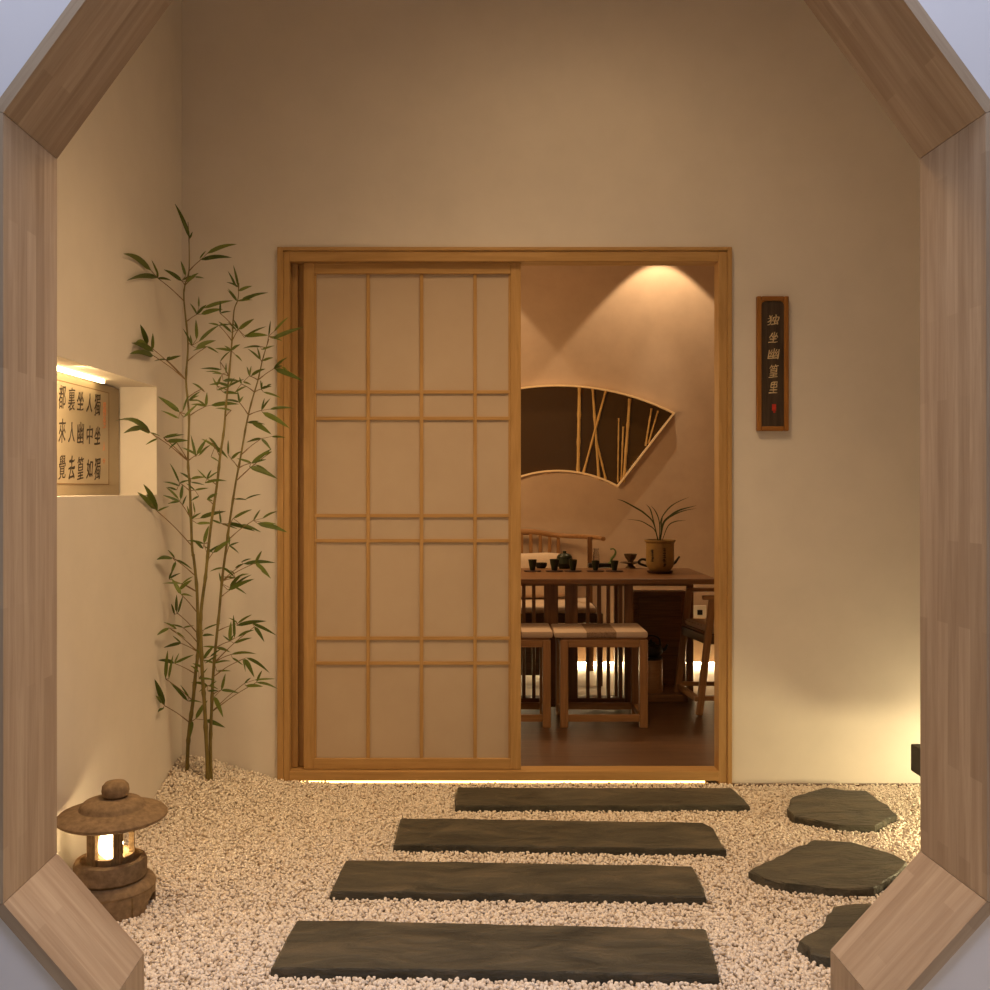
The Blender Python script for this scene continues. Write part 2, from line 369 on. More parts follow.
# gate opening: back edge (photo pixels) -> world; front edge shifted a little
SHX = 0.009
def gb(px, py): p = P(px, py, ZB); return p
gate_back = [gb(144, 490), gb(144, 953), gb(57, 853), gb(57, 159), gb(266, -127), gb(711, -127), gb(919.5, 159), gb(920.5, 851), gb(830.5, 950), gb(830.5, 490)]
gate_back[0].z = 0; gate_back[-1].z = 0
cen = Vector((0, 0, 1.15)); TH = 0.017
def offset_path(pts, d):
    out = []
    for i, p in enumerate(pts):
        ns = []
        for a, b in ((i - 1, i), (i, i + 1)):
            if a >= 0 and b < len(pts):
                t = (pts[b] - pts[a]).normalized(); ns.append(Vector((-t.z, 0, t.x)) )
        n = ns[0] if len(ns) == 1 else (ns[0] + ns[1]).normalized()
        k = 1 if len(ns) == 1 else 1 / max(.3, n.dot(ns[0]))
        out.append(p + n * d * k)
    return out
gate_out = offset_path(gate_back, TH)
if (gate_out[2] - cen).length < (gate_back[2] - cen).length: gate_out = offset_path(gate_back, -TH)
opening = [(p.x, p.z) for p in gate_out]
wf = [(-3.2, -.1), (opening[0][0], -.1)] + [(x, max(z, -.1)) for x, z in opening[1:-1]] + [(opening[-1][0], -.1), (3.2, -.1), (3.2, H), (-3.2, H)]
struct(prism('wall_front', [(x + SHX * .5, ZF + .006, z) for x, z in wf], (0, ZB - ZF - .012, 0), M['white_plaster']), 'white wall pierced by the octagonal gate opening')

gate = thing('gate_frame', 'octagonal gate frame of pale finger-jointed wood lining the opening in the white wall', 'gate frame', (0, (ZB + ZF) / 2, 0))
for i in range(len(gate_back) - 1):
    a, b, c, d = gate_back[i], gate_back[i + 1], gate_out[i + 1], gate_out[i]
    x = (b - a).normalized(); ymid = (ZB + ZF) / 2
    org = (a + b) / 2; org.y = ymid
    y = Vector((0, 1, 0)); z = x.cross(y)
    mw = Matrix.Translation(org) @ Matrix((x, y, z)).transposed().to_4x4(); inv = mw.inverted()
    bm = bmesh.new(); g = 0.0005
    q = [a + x * g, b - x * g, c - x * g, d + x * g]
    back = [bm.verts.new(inv @ Vector((v.x, ZB, v.z))) for v in q]; front = [bm.verts.new(inv @ Vector((v.x + SHX, ZF, v.z))) for v in q]
    bm.faces.new(back); bm.faces.new(front[::-1])
    for k in range(4): bm.faces.new((back[k], front[k], front[(k + 1) % 4], back[(k + 1) % 4]))
    from_bm('frame_board', bm, M['beech'], gate, mw)

# grounds
def mound(x, y): return 0.115 * math.exp(-(((x - LX) / .30) ** 2 + ((BY - y) / .36) ** 2))
bm = bmesh.new(); nx, ny = 40, 30
gv = [[None] * (ny + 1) for _ in range(nx + 1)]
for i in range(nx + 1):
    for j in range(ny + 1):
        x = LX + (RX - LX) * i / nx; y = ZB + (BY - ZB) * j / ny
        gv[i][j] = bm.verts.new((x, y, -.014 + mound(x, y)))
for i in range(nx):
    for j in range(ny): bm.faces.new((gv[i][j], gv[i + 1][j], gv[i + 1][j + 1], gv[i][j + 1]))
struct(from_bm('ground', bm, M['soil'], smooth=True, center=False), 'bed of fine grit under the white gravel')
struct(box('floor_entrance', (-3.2, -2.5, -.1), (3.2, ZB, 0), M['pale_floor'], bev=0))
TY, TX0, TX1, TH_ = 6.5, -2.6, 2.4, 2.96
fl = struct(box('floor', (TX0, BY - .02, -.1), (TX1, 5.6, 0.0), M['floor_wood'], bev=0), 'dark brown plank floor of the tea room')
struct(box('floor_inner', (TX0, 5.6, -.1), (TX1, TY + .3, -0.0), M['pale_floor'], bev=0), 'pale floor strip lit along the wall foot')
struct(box('wall_tea', (TX0, TY, 0.03), (TX1, TY + .2, TH_ + .1), M['tea_plaster'], bev=0), 'brown plaster wall of the tea room')
struct(box('wall_recess', (TX0, TY + .1, -.05), (TX1, TY + .2, 0.03), M['tea_plaster'], bev=0))
struct(box('wall_tea_left', (TX0 - .1, BY + .14, -.1), (TX0, TY + .2, TH_ + .1), M['tea_plaster'], bev=0))
struct(box('wall_tea_right', (TX1, BY + .14, -.1), (TX1 + .1, TY + .2, TH_ + .1), M['tea_plaster'], bev=0))
struct(box('ceiling_tea', (TX0, BY + .14, TH_), (TX1, TY, TH_ + .1), M['tea_plaster'], bev=0))
o = box('wall_light_strip', (TX0 + .1, TY + .04, 0.012), (TX1 - .1, TY + .06, 0.024), M['led_wall'], bev=0); tag(o, 'warm light strip along the foot of the tea room wall', 'light strip')

# door casing (fixed) and threshold
dc = thing('door_1', 'pine casing of the sliding door', 'door frame', ((DX0 + DX1) / 2, BY, 0), kind='structure')
def dp(px, py, y=BY): return P(px, py, y)
def vbar(name, px0, px1, py0, py1, yf, yb, mat, parent, vert=True, bev=.002):
    a, b = P(px0, py1, BY), P(px1, py0, BY)
    if vert: return bar(name, ((a.x + b.x) / 2, (yf + yb) / 2, a.z), ((a.x + b.x) / 2, (yf + yb) / 2, b.z), yb - yf, b.x - a.x, mat, parent, (0, 1, 0), bev)
    return bar(name, (a.x, (yf + yb) / 2, (a.z + b.z) / 2), (b.x, (yf + yb) / 2, (a.z + b.z) / 2), yb - yf, b.z - a.z, mat, parent, (0, 1, 0), bev)
yf = BY - .018
vbar('casing_post', 278, 284, 248, 789, yf, BY + .066, M['pine'], dc); vbar('casing_post', 284, 290, 252, 788, yf + .006, BY + .066, M['pine'], dc)
vbar('casing_post', 726.5, 731, 248, 789, yf, BY + .066, M['pine'], dc); vbar('casing_post', 718, 726.5, 252, 788, yf + .006, BY + .066, M['pine'], dc)
vbar('casing_post', 290, 296, 262, 770, BY + .035, BY + .066, M['pine'], dc); vbar('casing_post', 296, 304, 262, 770, BY + .055, BY + .066, M['pine'], dc)
vbar('casing_head', 284, 726.5, 248, 251.5, yf, BY + .066, M['pine'], dc, False); vbar('casing_head', 290, 718, 251.5, 262, yf + .006, BY + .066, M['pine'], dc, False)
vbar('casing_sill', 290, 718, 770.5, 780, yf + .004, BY + .066, M['pine'], dc, False)

# ------------------------------------------------------------------ sliding shoji door
sd = thing('shoji_door', 'pine lattice sliding door with cream paper panes covering half of the doorway', 'sliding door', (P(412, 770, BY).x, BY + .04, P(412, 770, BY).z), kind='thing')
y1_, y2_ = BY + .012, BY + .046
vbar('stile', 303, 313.5, 262, 770, y1_, y2_, M['pine'], sd); vbar('stile', 510.5, 521, 262, 770, y1_, y2_, M['pine'], sd)
vbar('rail', 313.5, 510.5, 262, 273, y1_, y2_, M['pine'], sd, False); vbar('rail', 313.5, 510.5, 759.5, 770, y1_, y2_, M['pine'], sd, False)
a, b = P(313, 760, BY), P(511, 272.5, BY)
box('paper', (a.x, BY + .025, a.z), (b.x, BY + .028, b.z), M['paper'], sd, 0)
for px in (367.5, 421.2, 475): vbar('muntin', px - 1.8, px + 1.8, 273, 759.5, y1_ + .006, BY + .025, M['pine'], sd, bev=.001)
for py in (391.5, 418, 515.8, 541, 639, 664): vbar('muntin', 313.5, 510.5, py - 1.7, py + 1.7, y1_ + .0065, BY + .025, M['pine'], sd, False, .001)
for px in (314.4, 509.6): vbar('inner_bead', px - 1.1, px + 1.1, 273, 759.5, y1_ + .007, BY + .025, M['pine'], sd, bev=.0005)
a, b = P(300, 786, 3.905), P(706, 782, 3.905)
o = box('door_light_strip', (a.x, 3.926, .001), (b.x, 3.934, .0075), M['led'], bev=0); tag(o, 'glowing warm light strip under the door sill', 'light strip')

# ------------------------------------------------------------------ slabs and stones
def stone_slab(name, poly, ztop, thick, label, cat, group, rough=0.004, chip=0.5):
    pts = [G(px, py, ztop) for px, py in poly]; c = sum(pts, Vector()) / len(pts)
    ring = []
    for i, p in enumerate(pts):
        q = pts[(i + 1) % len(pts)]; n = max(1, int((q - p).length / .03))
        for k in range(n):
            v = p.lerp(q, k / n); nz = noise.noise_vector(v * 14) * rough + noise.noise_vector(v * 45) * rough * .5
            ring.append(v + Vector((nz.x, nz.y, 0)))
    bm = bmesh.new(); n = len(ring)
    layers = [(1.0, -thick), (1.0, -thick * .45), (.997, -.004), (.985, 0)]
    L = []
    for s, dz in layers:
        row = []
        for i, v in enumerate(ring):
            k = noise.noise(v * 30 + Vector((0, 0, dz * 200))) * rough * chip
            d = (v - c); d.z = 0
            row.append(bm.verts.new((c.x + d.x * s + d.normalized().x * k, c.y + d.y * s + d.normalized().y * k, ztop + dz + (noise.noise(v * 9) * .002 if dz > -.01 else 0))))
        L.append(row)
    for A, B in zip(L, L[1:]):
        for i in range(n): bm.faces.new((A[i], A[(i + 1) % n], B[(i + 1) % n], B[i]))
    top = bm.faces.new(L[-1]); bm.faces.new(L[0][::-1])
    o = from_bm(name, bm, M['slate']); tag(o, label, cat, group)
    return o, [(p.x, p.y) for p in pts]
polys = []
for poly, lab in [([(456, 787.5), (733, 788), (751, 805), (455, 805.5)], 'dark slate slab lying right against the lit door sill, farthest of the rectangular row'),
    ([(400, 818), (704, 822.5), (713, 827), (726, 849), (393, 844)], 'dark slate slab with one clipped corner, second from the door sill'),
    ([(345, 860), (694, 866), (707, 896), (330, 891)], 'dark slate slab third from the door sill, between the clipped slab and the widest slab'),
    ([(296, 919.5), (706, 928.5), (721, 974), (271, 967)], 'largest-looking dark slate slab, closest to the gate and farthest from the door')]:
    polys.append(stone_slab('slate_slab', poly, .018, .05, lab, 'paving slab', 'rectangular slate slabs leading to the door')[1])
for poly, lab in [([(786, 809), (792, 797), (825, 788), (866, 791), (888, 805), (896, 814), (875, 826), (838, 824), (793, 816)], 'irregular green-grey stepping stone near the back wall beside the lit gravel'),
    ([(749, 871), (776, 857), (815, 839), (852, 842), (896, 855), (909, 861), (896, 874), (875, 887), (849, 889), (814, 886), (787, 883), (764, 878)], 'large pointed-oval dark slate stepping stone in the middle of three irregular ones'),
    ([(798, 941), (824, 925.5), (831, 906.5), (869, 903), (908, 914), (912, 945), (870, 966), (836, 960), (812, 952)], 'irregular stepping stone partly hidden behind the sloping gate board')]:
    polys.append(stone_slab('stepping_stone', poly, .020, .06, lab, 'stepping stone', 'irregular slate stepping stones', .010, .9)[1])

# ------------------------------------------------------------------ gravel (uncountable)
LANT = Vector((-1.043, 2.77, 0.0))
def gravel():
    sp = .0088
    xs = np.arange(LX + .004, 2.05, sp); ys = np.arange(ZB + .0, BY - .004, sp * .9)
    X, Y = np.meshgrid(xs, ys); X = X.ravel() + rng.uniform(-.004, .004, X.size); Y = Y.ravel() + rng.uniform(-.0045, .0045, Y.size)
    px = CX + X / Y * F
    keep = (px < 1120) & (X > LX + .003) & (Y < BY - .003)
    for poly in polys:
        inside = np.zeros(X.size, bool); n = len(poly); dist = np.full(X.size, 9.0)
        for i in range(n):
            (xa, ya), (xb, yb) = poly[i], poly[(i + 1) % n]
            cond = ((ya > Y) != (yb > Y)) & (X < (xb - xa) * (Y - ya) / (yb - ya + 1e-12) + xa); inside ^= cond
            t = np.clip(((X - xa) * (xb - xa) + (Y - ya) * (yb - ya)) / ((xb - xa) ** 2 + (yb - ya) ** 2), 0, 1)
            dist = np.minimum(dist, np.hypot(X - xa - t * (xb - xa), Y - ya - t * (yb - ya)))
        keep &= ~(inside | (dist < .004))
    keep &= np.hypot(X - LANT.x, Y - LANT.y) > .06
    X, Y = X[keep], Y[keep]; n = X.size
    Z = -.0055 + .115 * np.exp(-(((X - LX) / .30) ** 2 + ((BY - Y) / .36) ** 2)) + rng.uniform(-.0035, .0045, n)
    def template(sub):
        b = bmesh.new(); bmesh.ops.create_icosphere(b, subdivisions=sub, radius=1)
        v = np.array([v.co[:] for v in b.verts]); f = np.array([[q.index for q in t.verts] for t in b.faces]); b.free(); return v, f
    V, Fs, off = [], [], 0
    near = Y < 2.75
    for sub, mask in ((2, near), (1, ~near)):
        tv, tf = template(sub); m = int(mask.sum())
        if not m: continue
        r = rng.uniform(.0044, .0064, m) * rng.choice([.8, 1, 1.12], m)
        ax = np.stack([rng.uniform(.85, 1.35, m), rng.uniform(.75, 1.1, m), rng.uniform(.6, .95, m)], 1) * r[:, None]
        v = tv[None] * (1 + rng.uniform(-.14, .14, (m, len(tv), 1))) * ax[:, None, :]
        q = rng.normal(size=(m, 4)); q /= np.linalg.norm(q, axis=1)[:, None]
        w_, x_, y_, z_ = q.T
        R = np.stack([np.stack([1 - 2 * (y_**2 + z_**2), 2 * (x_*y_ - z_*w_), 2 * (x_*z_ + y_*w_)], -1), np.stack([2 * (x_*y_ + z_*w_), 1 - 2 * (x_**2 + z_**2), 2 * (y_*z_ - x_*w_)], -1), np.stack([2 * (x_*z_ - y_*w_), 2 * (y_*z_ + x_*w_), 1 - 2 * (x_**2 + y_**2)], -1)], 1)
        v = np.einsum('mij,mkj->mki', R, v) + np.stack([X[mask], Y[mask], Z[mask]], 1)[:, None, :]
        V.append(v.reshape(-1, 3)); Fs.append((tf[None] + (np.arange(m) * len(tv))[:, None, None] + off).reshape(-1, 3)); off += m * len(tv)
    V = np.concatenate(V).astype(np.float32); Fs = np.concatenate(Fs).astype(np.int32)
    sill = (V[:, 1] > 3.86) & (V[:, 0] > -.75) & (V[:, 0] < .95); V[sill, 2] += .0045 * np.clip((V[sill, 1] - 3.86) / .03, 0, 1)
    V[:, 0] = np.maximum(V[:, 0], LX + .0005); V[:, 1] = np.minimum(V[:, 1], BY - .0005)
    me = bpy.data.meshes.new('gravel'); me.vertices.add(len(V)); me.vertices.foreach_set('co', V.ravel())
    me.loops.add(Fs.size); me.loops.foreach_set('vertex_index', Fs.ravel()); me.polygons.add(len(Fs))
    me.polygons.foreach_set('loop_start', np.arange(0, Fs.size, 3, dtype=np.int32))
    me.polygons.foreach_set('use_smooth', np.ones(len(Fs), bool)); me.update(calc_edges=True)
    o = link('gravel', me, M['pebble']); tag(o, 'fine white pebbles covering the courtyard floor', 'gravel', None, 'stuff')
gravel()

# ------------------------------------------------------------------ stone lantern
ln = thing('stone_lantern', 'brown stone garden lantern with round roof glowing beside the plaster wall', 'lantern', LANT)
# footed base: ring with arched openings
def add_ring_windows(bm, r0, r1, z0, z1, wins, wz0, wz1, seg=96, arch=False):
    """solid ring with windows (centre angle, half width) cut between wz0 and wz1"""
    def top_of(a):
        best = None
        for c, h in wins:
            d = (a - c + math.pi) % (2 * math.pi) - math.pi
            if abs(d) < h: best = wz0 + (wz1 - wz0) * (math.sqrt(max(0, 1 - (d / h) ** 2)) if arch else 1)
        return best
    for k in range(seg):
        a0, a1 = 2 * math.pi * k / seg, 2 * math.pi * (k + 1) / seg; t0 = top_of((a0 + a1) / 2)
        spans = [(z0, z1)] if t0 is None else [s for s in ((z0, wz0), (t0, z1)) if s[1] - s[0] > 1e-5]
        for s0, s1 in spans:
            vs = [bm.verts.new((r * math.cos(a), r * math.sin(a), z)) for z in (s0, s1) for r in (r0, r1) for a in (a0, a1)]
            for f in ((0, 1, 3, 2), (4, 6, 7, 5), (0, 4, 5, 1), (2, 3, 7, 6), (0, 2, 6, 4), (1, 5, 7, 3)): bm.faces.new([vs[i] for i in f])
bm = bmesh.new()
add_ring_windows(bm, .084, .119, -.012, .052, [(math.radians(a), math.radians(20)) for a in (0, 90, 180, 270)], -.012, .036, 120, True); bm.verts.index_update(); drop_inner(bm)
add_lathe(bm, [(0, .052), (.119, .052), (.121, .058), (.117, .068), (.105, .076), (0, .077)], 64)
bmesh.ops.remove_doubles(bm, verts=bm.verts[:], dist=1e-4)
from_bm('footed_base', bm, M['stone'], ln, Matrix.Translation(LANT), True)
lathe('drum', [(0, .077), (.089, .077), (.096, .084), (.097, .120), (.092, .130), (.080, .133), (.076, .129), (0, .129)], M['stone'], ln, LANT, 64)
bm = bmesh.new()
add_ring_windows(bm, .049, .0635, .129, .250, [(math.radians(-70 - 16 + 70 * k), math.radians(23.5)) for k in range(5)], .146, .236, 120); drop_inner(bm)
bmesh.ops.remove_doubles(bm, verts=bm.verts[:], dist=1e-4)
from_bm('light_chamber', bm, M['stone'], ln, Matrix.Translation(LANT), True)
bm = bmesh.new()
add_lathe(bm, [(0, .245), (.116, .241), (.137, .239), (.146, .245), (.147, .251), (.140, .258), (.115, .265), (.088, .271), (.085, .275), (.084, .281), (.074, .290), (.052, .297), (.030, .300), (0, .301)], 72)
from_bm('roof', bm, M['stone'], ln, Matrix.Translation(LANT + Vector((.005, 0, 0))), True)
lathe('finial', [(0, .298), (.022, .299), (.034, .306), (.037, .318), (.035, .332), (.026, .342), (.012, .345), (0, .345)], M['stone'], ln, LANT + Vector((.014, 0, 0)), 40)
tb = lathe('bulb', [(0, .131), (.016, .134), (.030, .150), (.034, .170), (.026, .192), (.012, .204), (0, .206)], M['bulb'], ln, LANT, 20)
light('lantern_lamp', 'POINT', LANT + Vector((0, 0, .165)), 13, (1.0, .66, .30), shadow_soft_size=.012)
tb.visible_shadow = True

# ------------------------------------------------------------------ niche light, framed calligraphy
o = box('niche_light_strip', (-1.300, NY0 + .1, NZ1 - .013), (-1.290, 3.375, NZ1 - .001), M['led_niche'], bev=0); tag(o, 'bright warm light strip under the top of the wall niche', 'light strip')
light('niche_fill', 'AREA', (-1.225, 3.0, NZ1 - .006), 6.0, (1.0, .70, .36), (-1.24, 3.42, NZ0), shape='RECTANGLE', size=.03, size_y=.85)  # fill added beside the light strip to brighten the niche's end wall
px_ = -1.326
pic = thing('framed_calligraphy', 'framed cream sheet of black brush calligraphy standing in the lit wall niche', 'picture', (px_, 3.05, NZ0))
PY0, PY1 = 2.50, 3.606
box('mount_board', (px_ - .018, PY0, NZ0 + .0005), (px_, PY1, NZ1 - .010), M['mount'], pic, .002)
box('paper', (px_, PY0 + .10, NZ0 + .038), (px_ + .0012, 3.500, NZ1 - .034), M['scroll'], pic, 0)
bm = bmesh.new()
for a, b in (((PY0 + .097, NZ0 + .036), (3.503, NZ0 + .039)), ((PY0 + .097, NZ1 - .035), (3.503, NZ1 - .032)), ((3.500, NZ0 + .036), (3.5045, NZ1 - .032)), ((PY0 + .0955, NZ0 + .036), (PY0 + .1, NZ1 - .032))):
    add_box(bm, (px_ + .001, (a[0] + b[0]) / 2, (a[1] + b[1]) / 2), (.002, b[0] - a[0], b[1] - a[1]))
from_bm('border_line', bm, M['mount_line'], pic)
mw = frame_mat((px_ + .0014, 0, 0), (0, 1, 0), (0, 0, 1))
items = []
for zc, row in ((1.440, '都裏坐人獨'), (1.335, '來人幽中坐'), (1.222, '覺去篁如獨')):
    for yy, ch in zip((3.118, 3.189, 3.258, 3.333, 3.400), row):
        ht = .062 if ch in '人中坐如' else .074
        items.append((ch, yy, zc, .050, ht, .12))
glyphs('calligraphy', items, M['ink_brown'], pic, mw, .0008, .03)
glyphs('red_seal', [('獨', 3.462, 1.43, .026, .05, 0), ('坐', 3.462, 1.385, .026, .04, 0), ('人', 3.458, 1.30, .02, .03, 0), ('中', 3.458, 1.25, .018, .022, 0)], M['faded_red'], pic, mw, .0008, .04)

# ------------------------------------------------------------------ plaque
c0, c1 = P(757, 431, 3.90), P(789, 296, 3.90)
pq = thing('wall_plaque', 'narrow dark wooden plaque with five cream brush characters hanging on the plaster wall', 'plaque', ((c0.x + c1.x) / 2, BY, c0.z))
fw = .0185
bar('board', ((c0.x + c1.x) / 2, 3.912, c0.z + fw * .6), ((c0.x + c1.x) / 2, 3.912, c1.z - fw * .6), c1.x - c0.x - fw * 1.2, .014, M['plaque_wood'], pq, (1, 0, 0), .0005)
for x0 in (c0.x, c1.x - fw): bar('frame_bar', (x0 + fw / 2, 3.909, c0.z), (x0 + fw / 2, 3.909, c1.z), .022, fw, M['plaque_frame'], pq, (0, 1, 0), .004)
for z0 in (c0.z, c1.z - fw): bar('frame_bar', (c0.x + fw, 3.909, z0 + fw / 2), (c1.x - fw, 3.909, z0 + fw / 2), .021, fw, M['plaque_frame'], pq, (0, 1, 0), .004)
for sx in (0, 1):       # small scalloped brackets under the top bar
    xa = c0.x + fw if sx == 0 else c1.x - fw; d = .024 if sx == 0 else -.024; zt = c1.z - fw
    pts = [(xa, 3.902, zt), (xa + d, 3.902, zt)] + [(xa + d * (1 - math.sin(t)), 3.902, zt - .014 * (1 - math.cos(t)) ) for t in (.5, 1.0, 1.57)]
    prism('corner_bracket', pts, (0, .012, 0), M['plaque_frame'], pq)
mw = frame_mat((0, 3.9045, 0), (1, 0, 0), (0, 0, 1))
its = []
for ch, py, wd, ht in (('独', 320, .046, .040), ('坐', 337.5, .037, .040), ('幽', 354, .042, .042), ('篁', 371, .035, .050), ('里', 387.5, .033, .044)):
    q = P(773.6, py, 3.905); its.append((ch, q.x, q.z, wd, ht, .16))
glyphs('calligraphy', its, M['gold_paint'], pq, mw, .001, .03)
q = P(774, 407.5, 3.905)
bm = bmesh.new(); add_box(bm, (q.x, 3.9042, q.z), (.016, .001, .026)); add_box(bm, (q.x + .001, 3.9042, q.z - .015), (.008, .001, .012)); from_bm('red_seal', bm, M['red'], pq)

# ------------------------------------------------------------------ low bench at the right
bn = thing('stone_bench', 'low dark stone ledge beside the lit gravel, mostly hidden by the gate frame', 'bench', (1.75, 3.2, 0))
box('ledge_slab', (1.482, 2.7, .168), (2.05, 3.5, .262), M['dark_stone'], bn, .004)
box('support', (1.85, 2.75, -.05), (2.03, 3.45, .168), M['dark_stone'], bn, .002)
light('bench_lamp', 'SPOT', (1.66, 3.15, .07), 14, (1.0, .80, .42), (1.45, 3.35, 0), spot_size=math.radians(165), spot_blend=.3, shadow_soft_size=.05)
light('garden_spotlight', 'SPOT', (1.95, 3.66, .10), 10, (1.0, .82, .46), (1.15, 3.95, .42), spot_size=math.radians(150), spot_blend=1.0, shadow_soft_size=.03)

# ------------------------------------------------------------------ bamboo
Z5 = lambda x, y: (110 + x * .202, 190 + y * .202)
Z6 = lambda x, y: (110 + x * .202, 380 + y * .202)
Z7 = lambda x, y: (110 + x * .2222, 570 + y * .2222)
L5 = """395,240,320,65 390,210,355,140 450,345,605,335 480,315,630,268 445,340,475,300 235,435,80,450,w 205,400,65,315 240,425,205,345 355,450,265,393,w 375,425,350,350,w 380,455,440,410,w 420,430,468,437
430,615,395,560,w 440,580,440,525 465,585,610,547 450,615,560,590,w 545,610,550,565 405,770,360,685 428,740,425,640,w 440,750,540,670 425,782,525,745,w 480,775,540,810
635,480,610,370 625,480,583,400 635,500,705,475,w 630,550,583,487 650,550,785,508 650,545,740,515,w 635,690,715,637,w 600,705,535,650,w 625,695,580,655 540,670,485,660
665,730,775,675 665,720,785,720,w 785,725,795,645 805,735,960,678 815,725,890,705 812,700,885,628 745,775,655,785 745,840,680,785 750,790,815,770 755,845,810,830,w
545,850,600,795 600,795,565,770 620,815,655,850 810,885,880,828 815,885,955,945,w 850,875,885,905 690,920,700,870 700,920,770,885,w 550,890,445,885 555,910,470,900 575,905,575,855
185,765,150,665,w 210,790,212,708,w 215,800,105,757 215,820,95,812 280,840,300,825,w 455,985,405,955 530,970,550,920 540,960,490,965 560,945,640,945,w 650,960,640,925 660,950,700,965 750,985,755,950 775,975,795,960"""
L6 = """345,160,235,80,w 340,190,250,150 360,155,390,70 390,100,450,55 470,60,410,15 365,185,440,115 475,130,480,60,w 200,260,20,205 160,240,65,265 235,290,175,322 265,285,370,270 280,305,390,300,w 330,310,290,345
500,125,640,120,w 600,150,520,140 560,60,640,70,w 530,50,600,30 620,60,680,30 590,30,520,10,w 640,110,660,80 750,150,795,90 755,160,890,240,w 790,145,910,140 760,60,850,90 750,50,745,0 770,40,800,20
680,210,770,220 700,205,800,270,w 750,290,800,350,w 800,355,730,390 800,280,870,285 700,410,800,340,w 690,430,830,490,w 720,420,790,460 430,370,480,290,w 440,375,500,320 425,380,400,270 520,330,585,390,w 500,310,550,370,w 600,390,640,360,w 585,370,585,295
500,380,545,410 490,285,540,340 480,490,540,450 470,510,580,500 400,490,465,480,w 400,505,470,520 420,545,490,535 440,575,400,600 480,590,510,600 345,510,295,410 345,525,260,505 345,600,260,570,w 340,590,275,530 350,590,360,515,w 360,620,380,570 330,545,280,530
235,650,165,515 225,640,135,555 200,610,180,560 400,690,380,620 420,660,410,600 445,685,575,650,w 430,710,510,710,w 465,810,490,720,w 490,800,500,740 550,710,540,640 610,685,705,640 580,710,720,750,w 650,715,750,755 620,590,680,595 670,590,750,565 710,695,745,640 755,685,830,650 730,710,880,755,w 750,705,830,715
460,835,410,790,w 510,855,600,790,w 480,860,570,810 590,820,640,860 310,880,230,890,w 320,880,285,840 325,900,300,970,w 330,890,410,940 720,905,795,980,w 660,910,820,905 650,900,700,885 620,930,660,910 560,930,620,980,w 620,980,690,960"""
L7 = """265,40,285,0 325,60,235,60 310,90,370,45,w 320,110,275,35,w 305,195,330,110 300,190,300,110,w 290,200,275,150 500,60,490,10 530,90,650,40,w 540,90,640,20 540,80,600,15,w 560,75,615,110 560,20,540,0 680,0,725,40,w
265,260,210,295,w 300,265,240,235 300,280,340,310 320,330,240,350,w 250,490,260,360 265,490,285,380 290,420,380,380 330,260,380,250 420,270,500,240 415,295,470,295,w 540,320,545,230,w 560,305,555,200 575,240,640,200 570,250,705,230 560,330,640,305,w 575,300,650,270 650,255,695,325,w 640,240,750,295
420,400,470,340,w 450,390,500,355 480,350,540,370,w 470,420,545,410 545,380,660,378 600,400,610,460 605,400,650,485,w 615,395,720,465 550,395,600,430 480,455,545,455 500,540,520,465,w 605,510,635,485 610,520,690,525,w 650,495,745,490 660,505,755,535 470,570,510,665,w 440,520,400,550 385,670,440,585,w 430,675,520,710,w 370,680,360,760,w
350,590,265,500 355,570,315,515 350,590,300,540 245,610,200,490 240,620,215,640,w 235,600,205,565 400,490,440,440 420,440,370,420,w 430,420,490,380 400,460,360,430,w 440,545,490,545 450,520,480,500"""
leaves = []
for src, fn in ((L5, Z5), (L6, Z6), (L7, Z7)):
    for t in src.split():
        q = t.split(','); a = fn(float(q[0]), float(q[1])); b = fn(float(q[2]), float(q[3])); leaves.append((a, b, len(q) > 4))
culms = {
 'A': [(187, 770), (188, 745), (190, 723), (193, 701), (195.5, 674), (198, 652), (198, 634), (197, 592), (194, 560), (192, 546), (190, 491), (188, 461), (189, 416), (186, 380), (188, 343), (184, 301), (185, 285), (189, 271), (189, 240), (188, 222)],
 'B': [(208, 775), (206, 734), (204.4, 703), (202.5, 677), (201, 640), (201, 612), (205.5, 577), (207, 562), (211, 525), (217, 485), (220, 457), (224, 430), (226, 405), (229, 376), (232, 341), (234, 311), (238, 299), (239, 283)],
 'C': [(211, 774), (210.5, 740), (211.5, 712), (213, 677), (215.5, 648), (219, 614), (222, 581), (227, 541), (231, 513), (236, 481), (241, 455), (246, 426), (251, 404), (258, 380), (262, 362), (266, 348), (269, 339)]}
ydep = {'A': (3.79, 3.60), 'B': (3.745, 3.56), 'C': (3.755, 3.66)}
rad0 = {'A': .0062, 'B': .0064, 'C': .0052}
def cdepth(k, py):
    t = min(1, max(0, (772 - py) / 380)); a, b = ydep[k]; return a + (b - a) * t
bmb = thing('bamboo_plant', 'tall slender green bamboo growing from the gravel corner between the niche wall and the door', 'bamboo', P(200, 772, 3.77))
bp_z = mound(*P(200, 772, 3.77)[:2])
stems = {}
for k, pl in culms.items():
    pts = smooth_curve([P(x, y, cdepth(k, y)) for x, y in pl], 5)
    pts[0].z -= .03
    bm = bmesh.new(); n = len(pts); rr = []
    for i in range(n):
        t = i / (n - 1); r = rad0[k] * (1 - t) ** .8 + .0011
        rr.append(r * (1.28 if i % 6 == 0 else 1.0))
    add_tube(bm, pts, rr, 10)
    stems[k] = from_bm('stem', bm, M['culm'], bmb, Matrix.Translation(pts[0]) if False else None, True)
def clampd(px, y):
    y = min(y, BY - .03)
    if px < 480: y = min(y, (-LX - .012) * F / (CX - px))
    return y
fol = {k: bmesh.new() for k in culms}; twg = {k: bmesh.new() for k in culms}
nodes = []
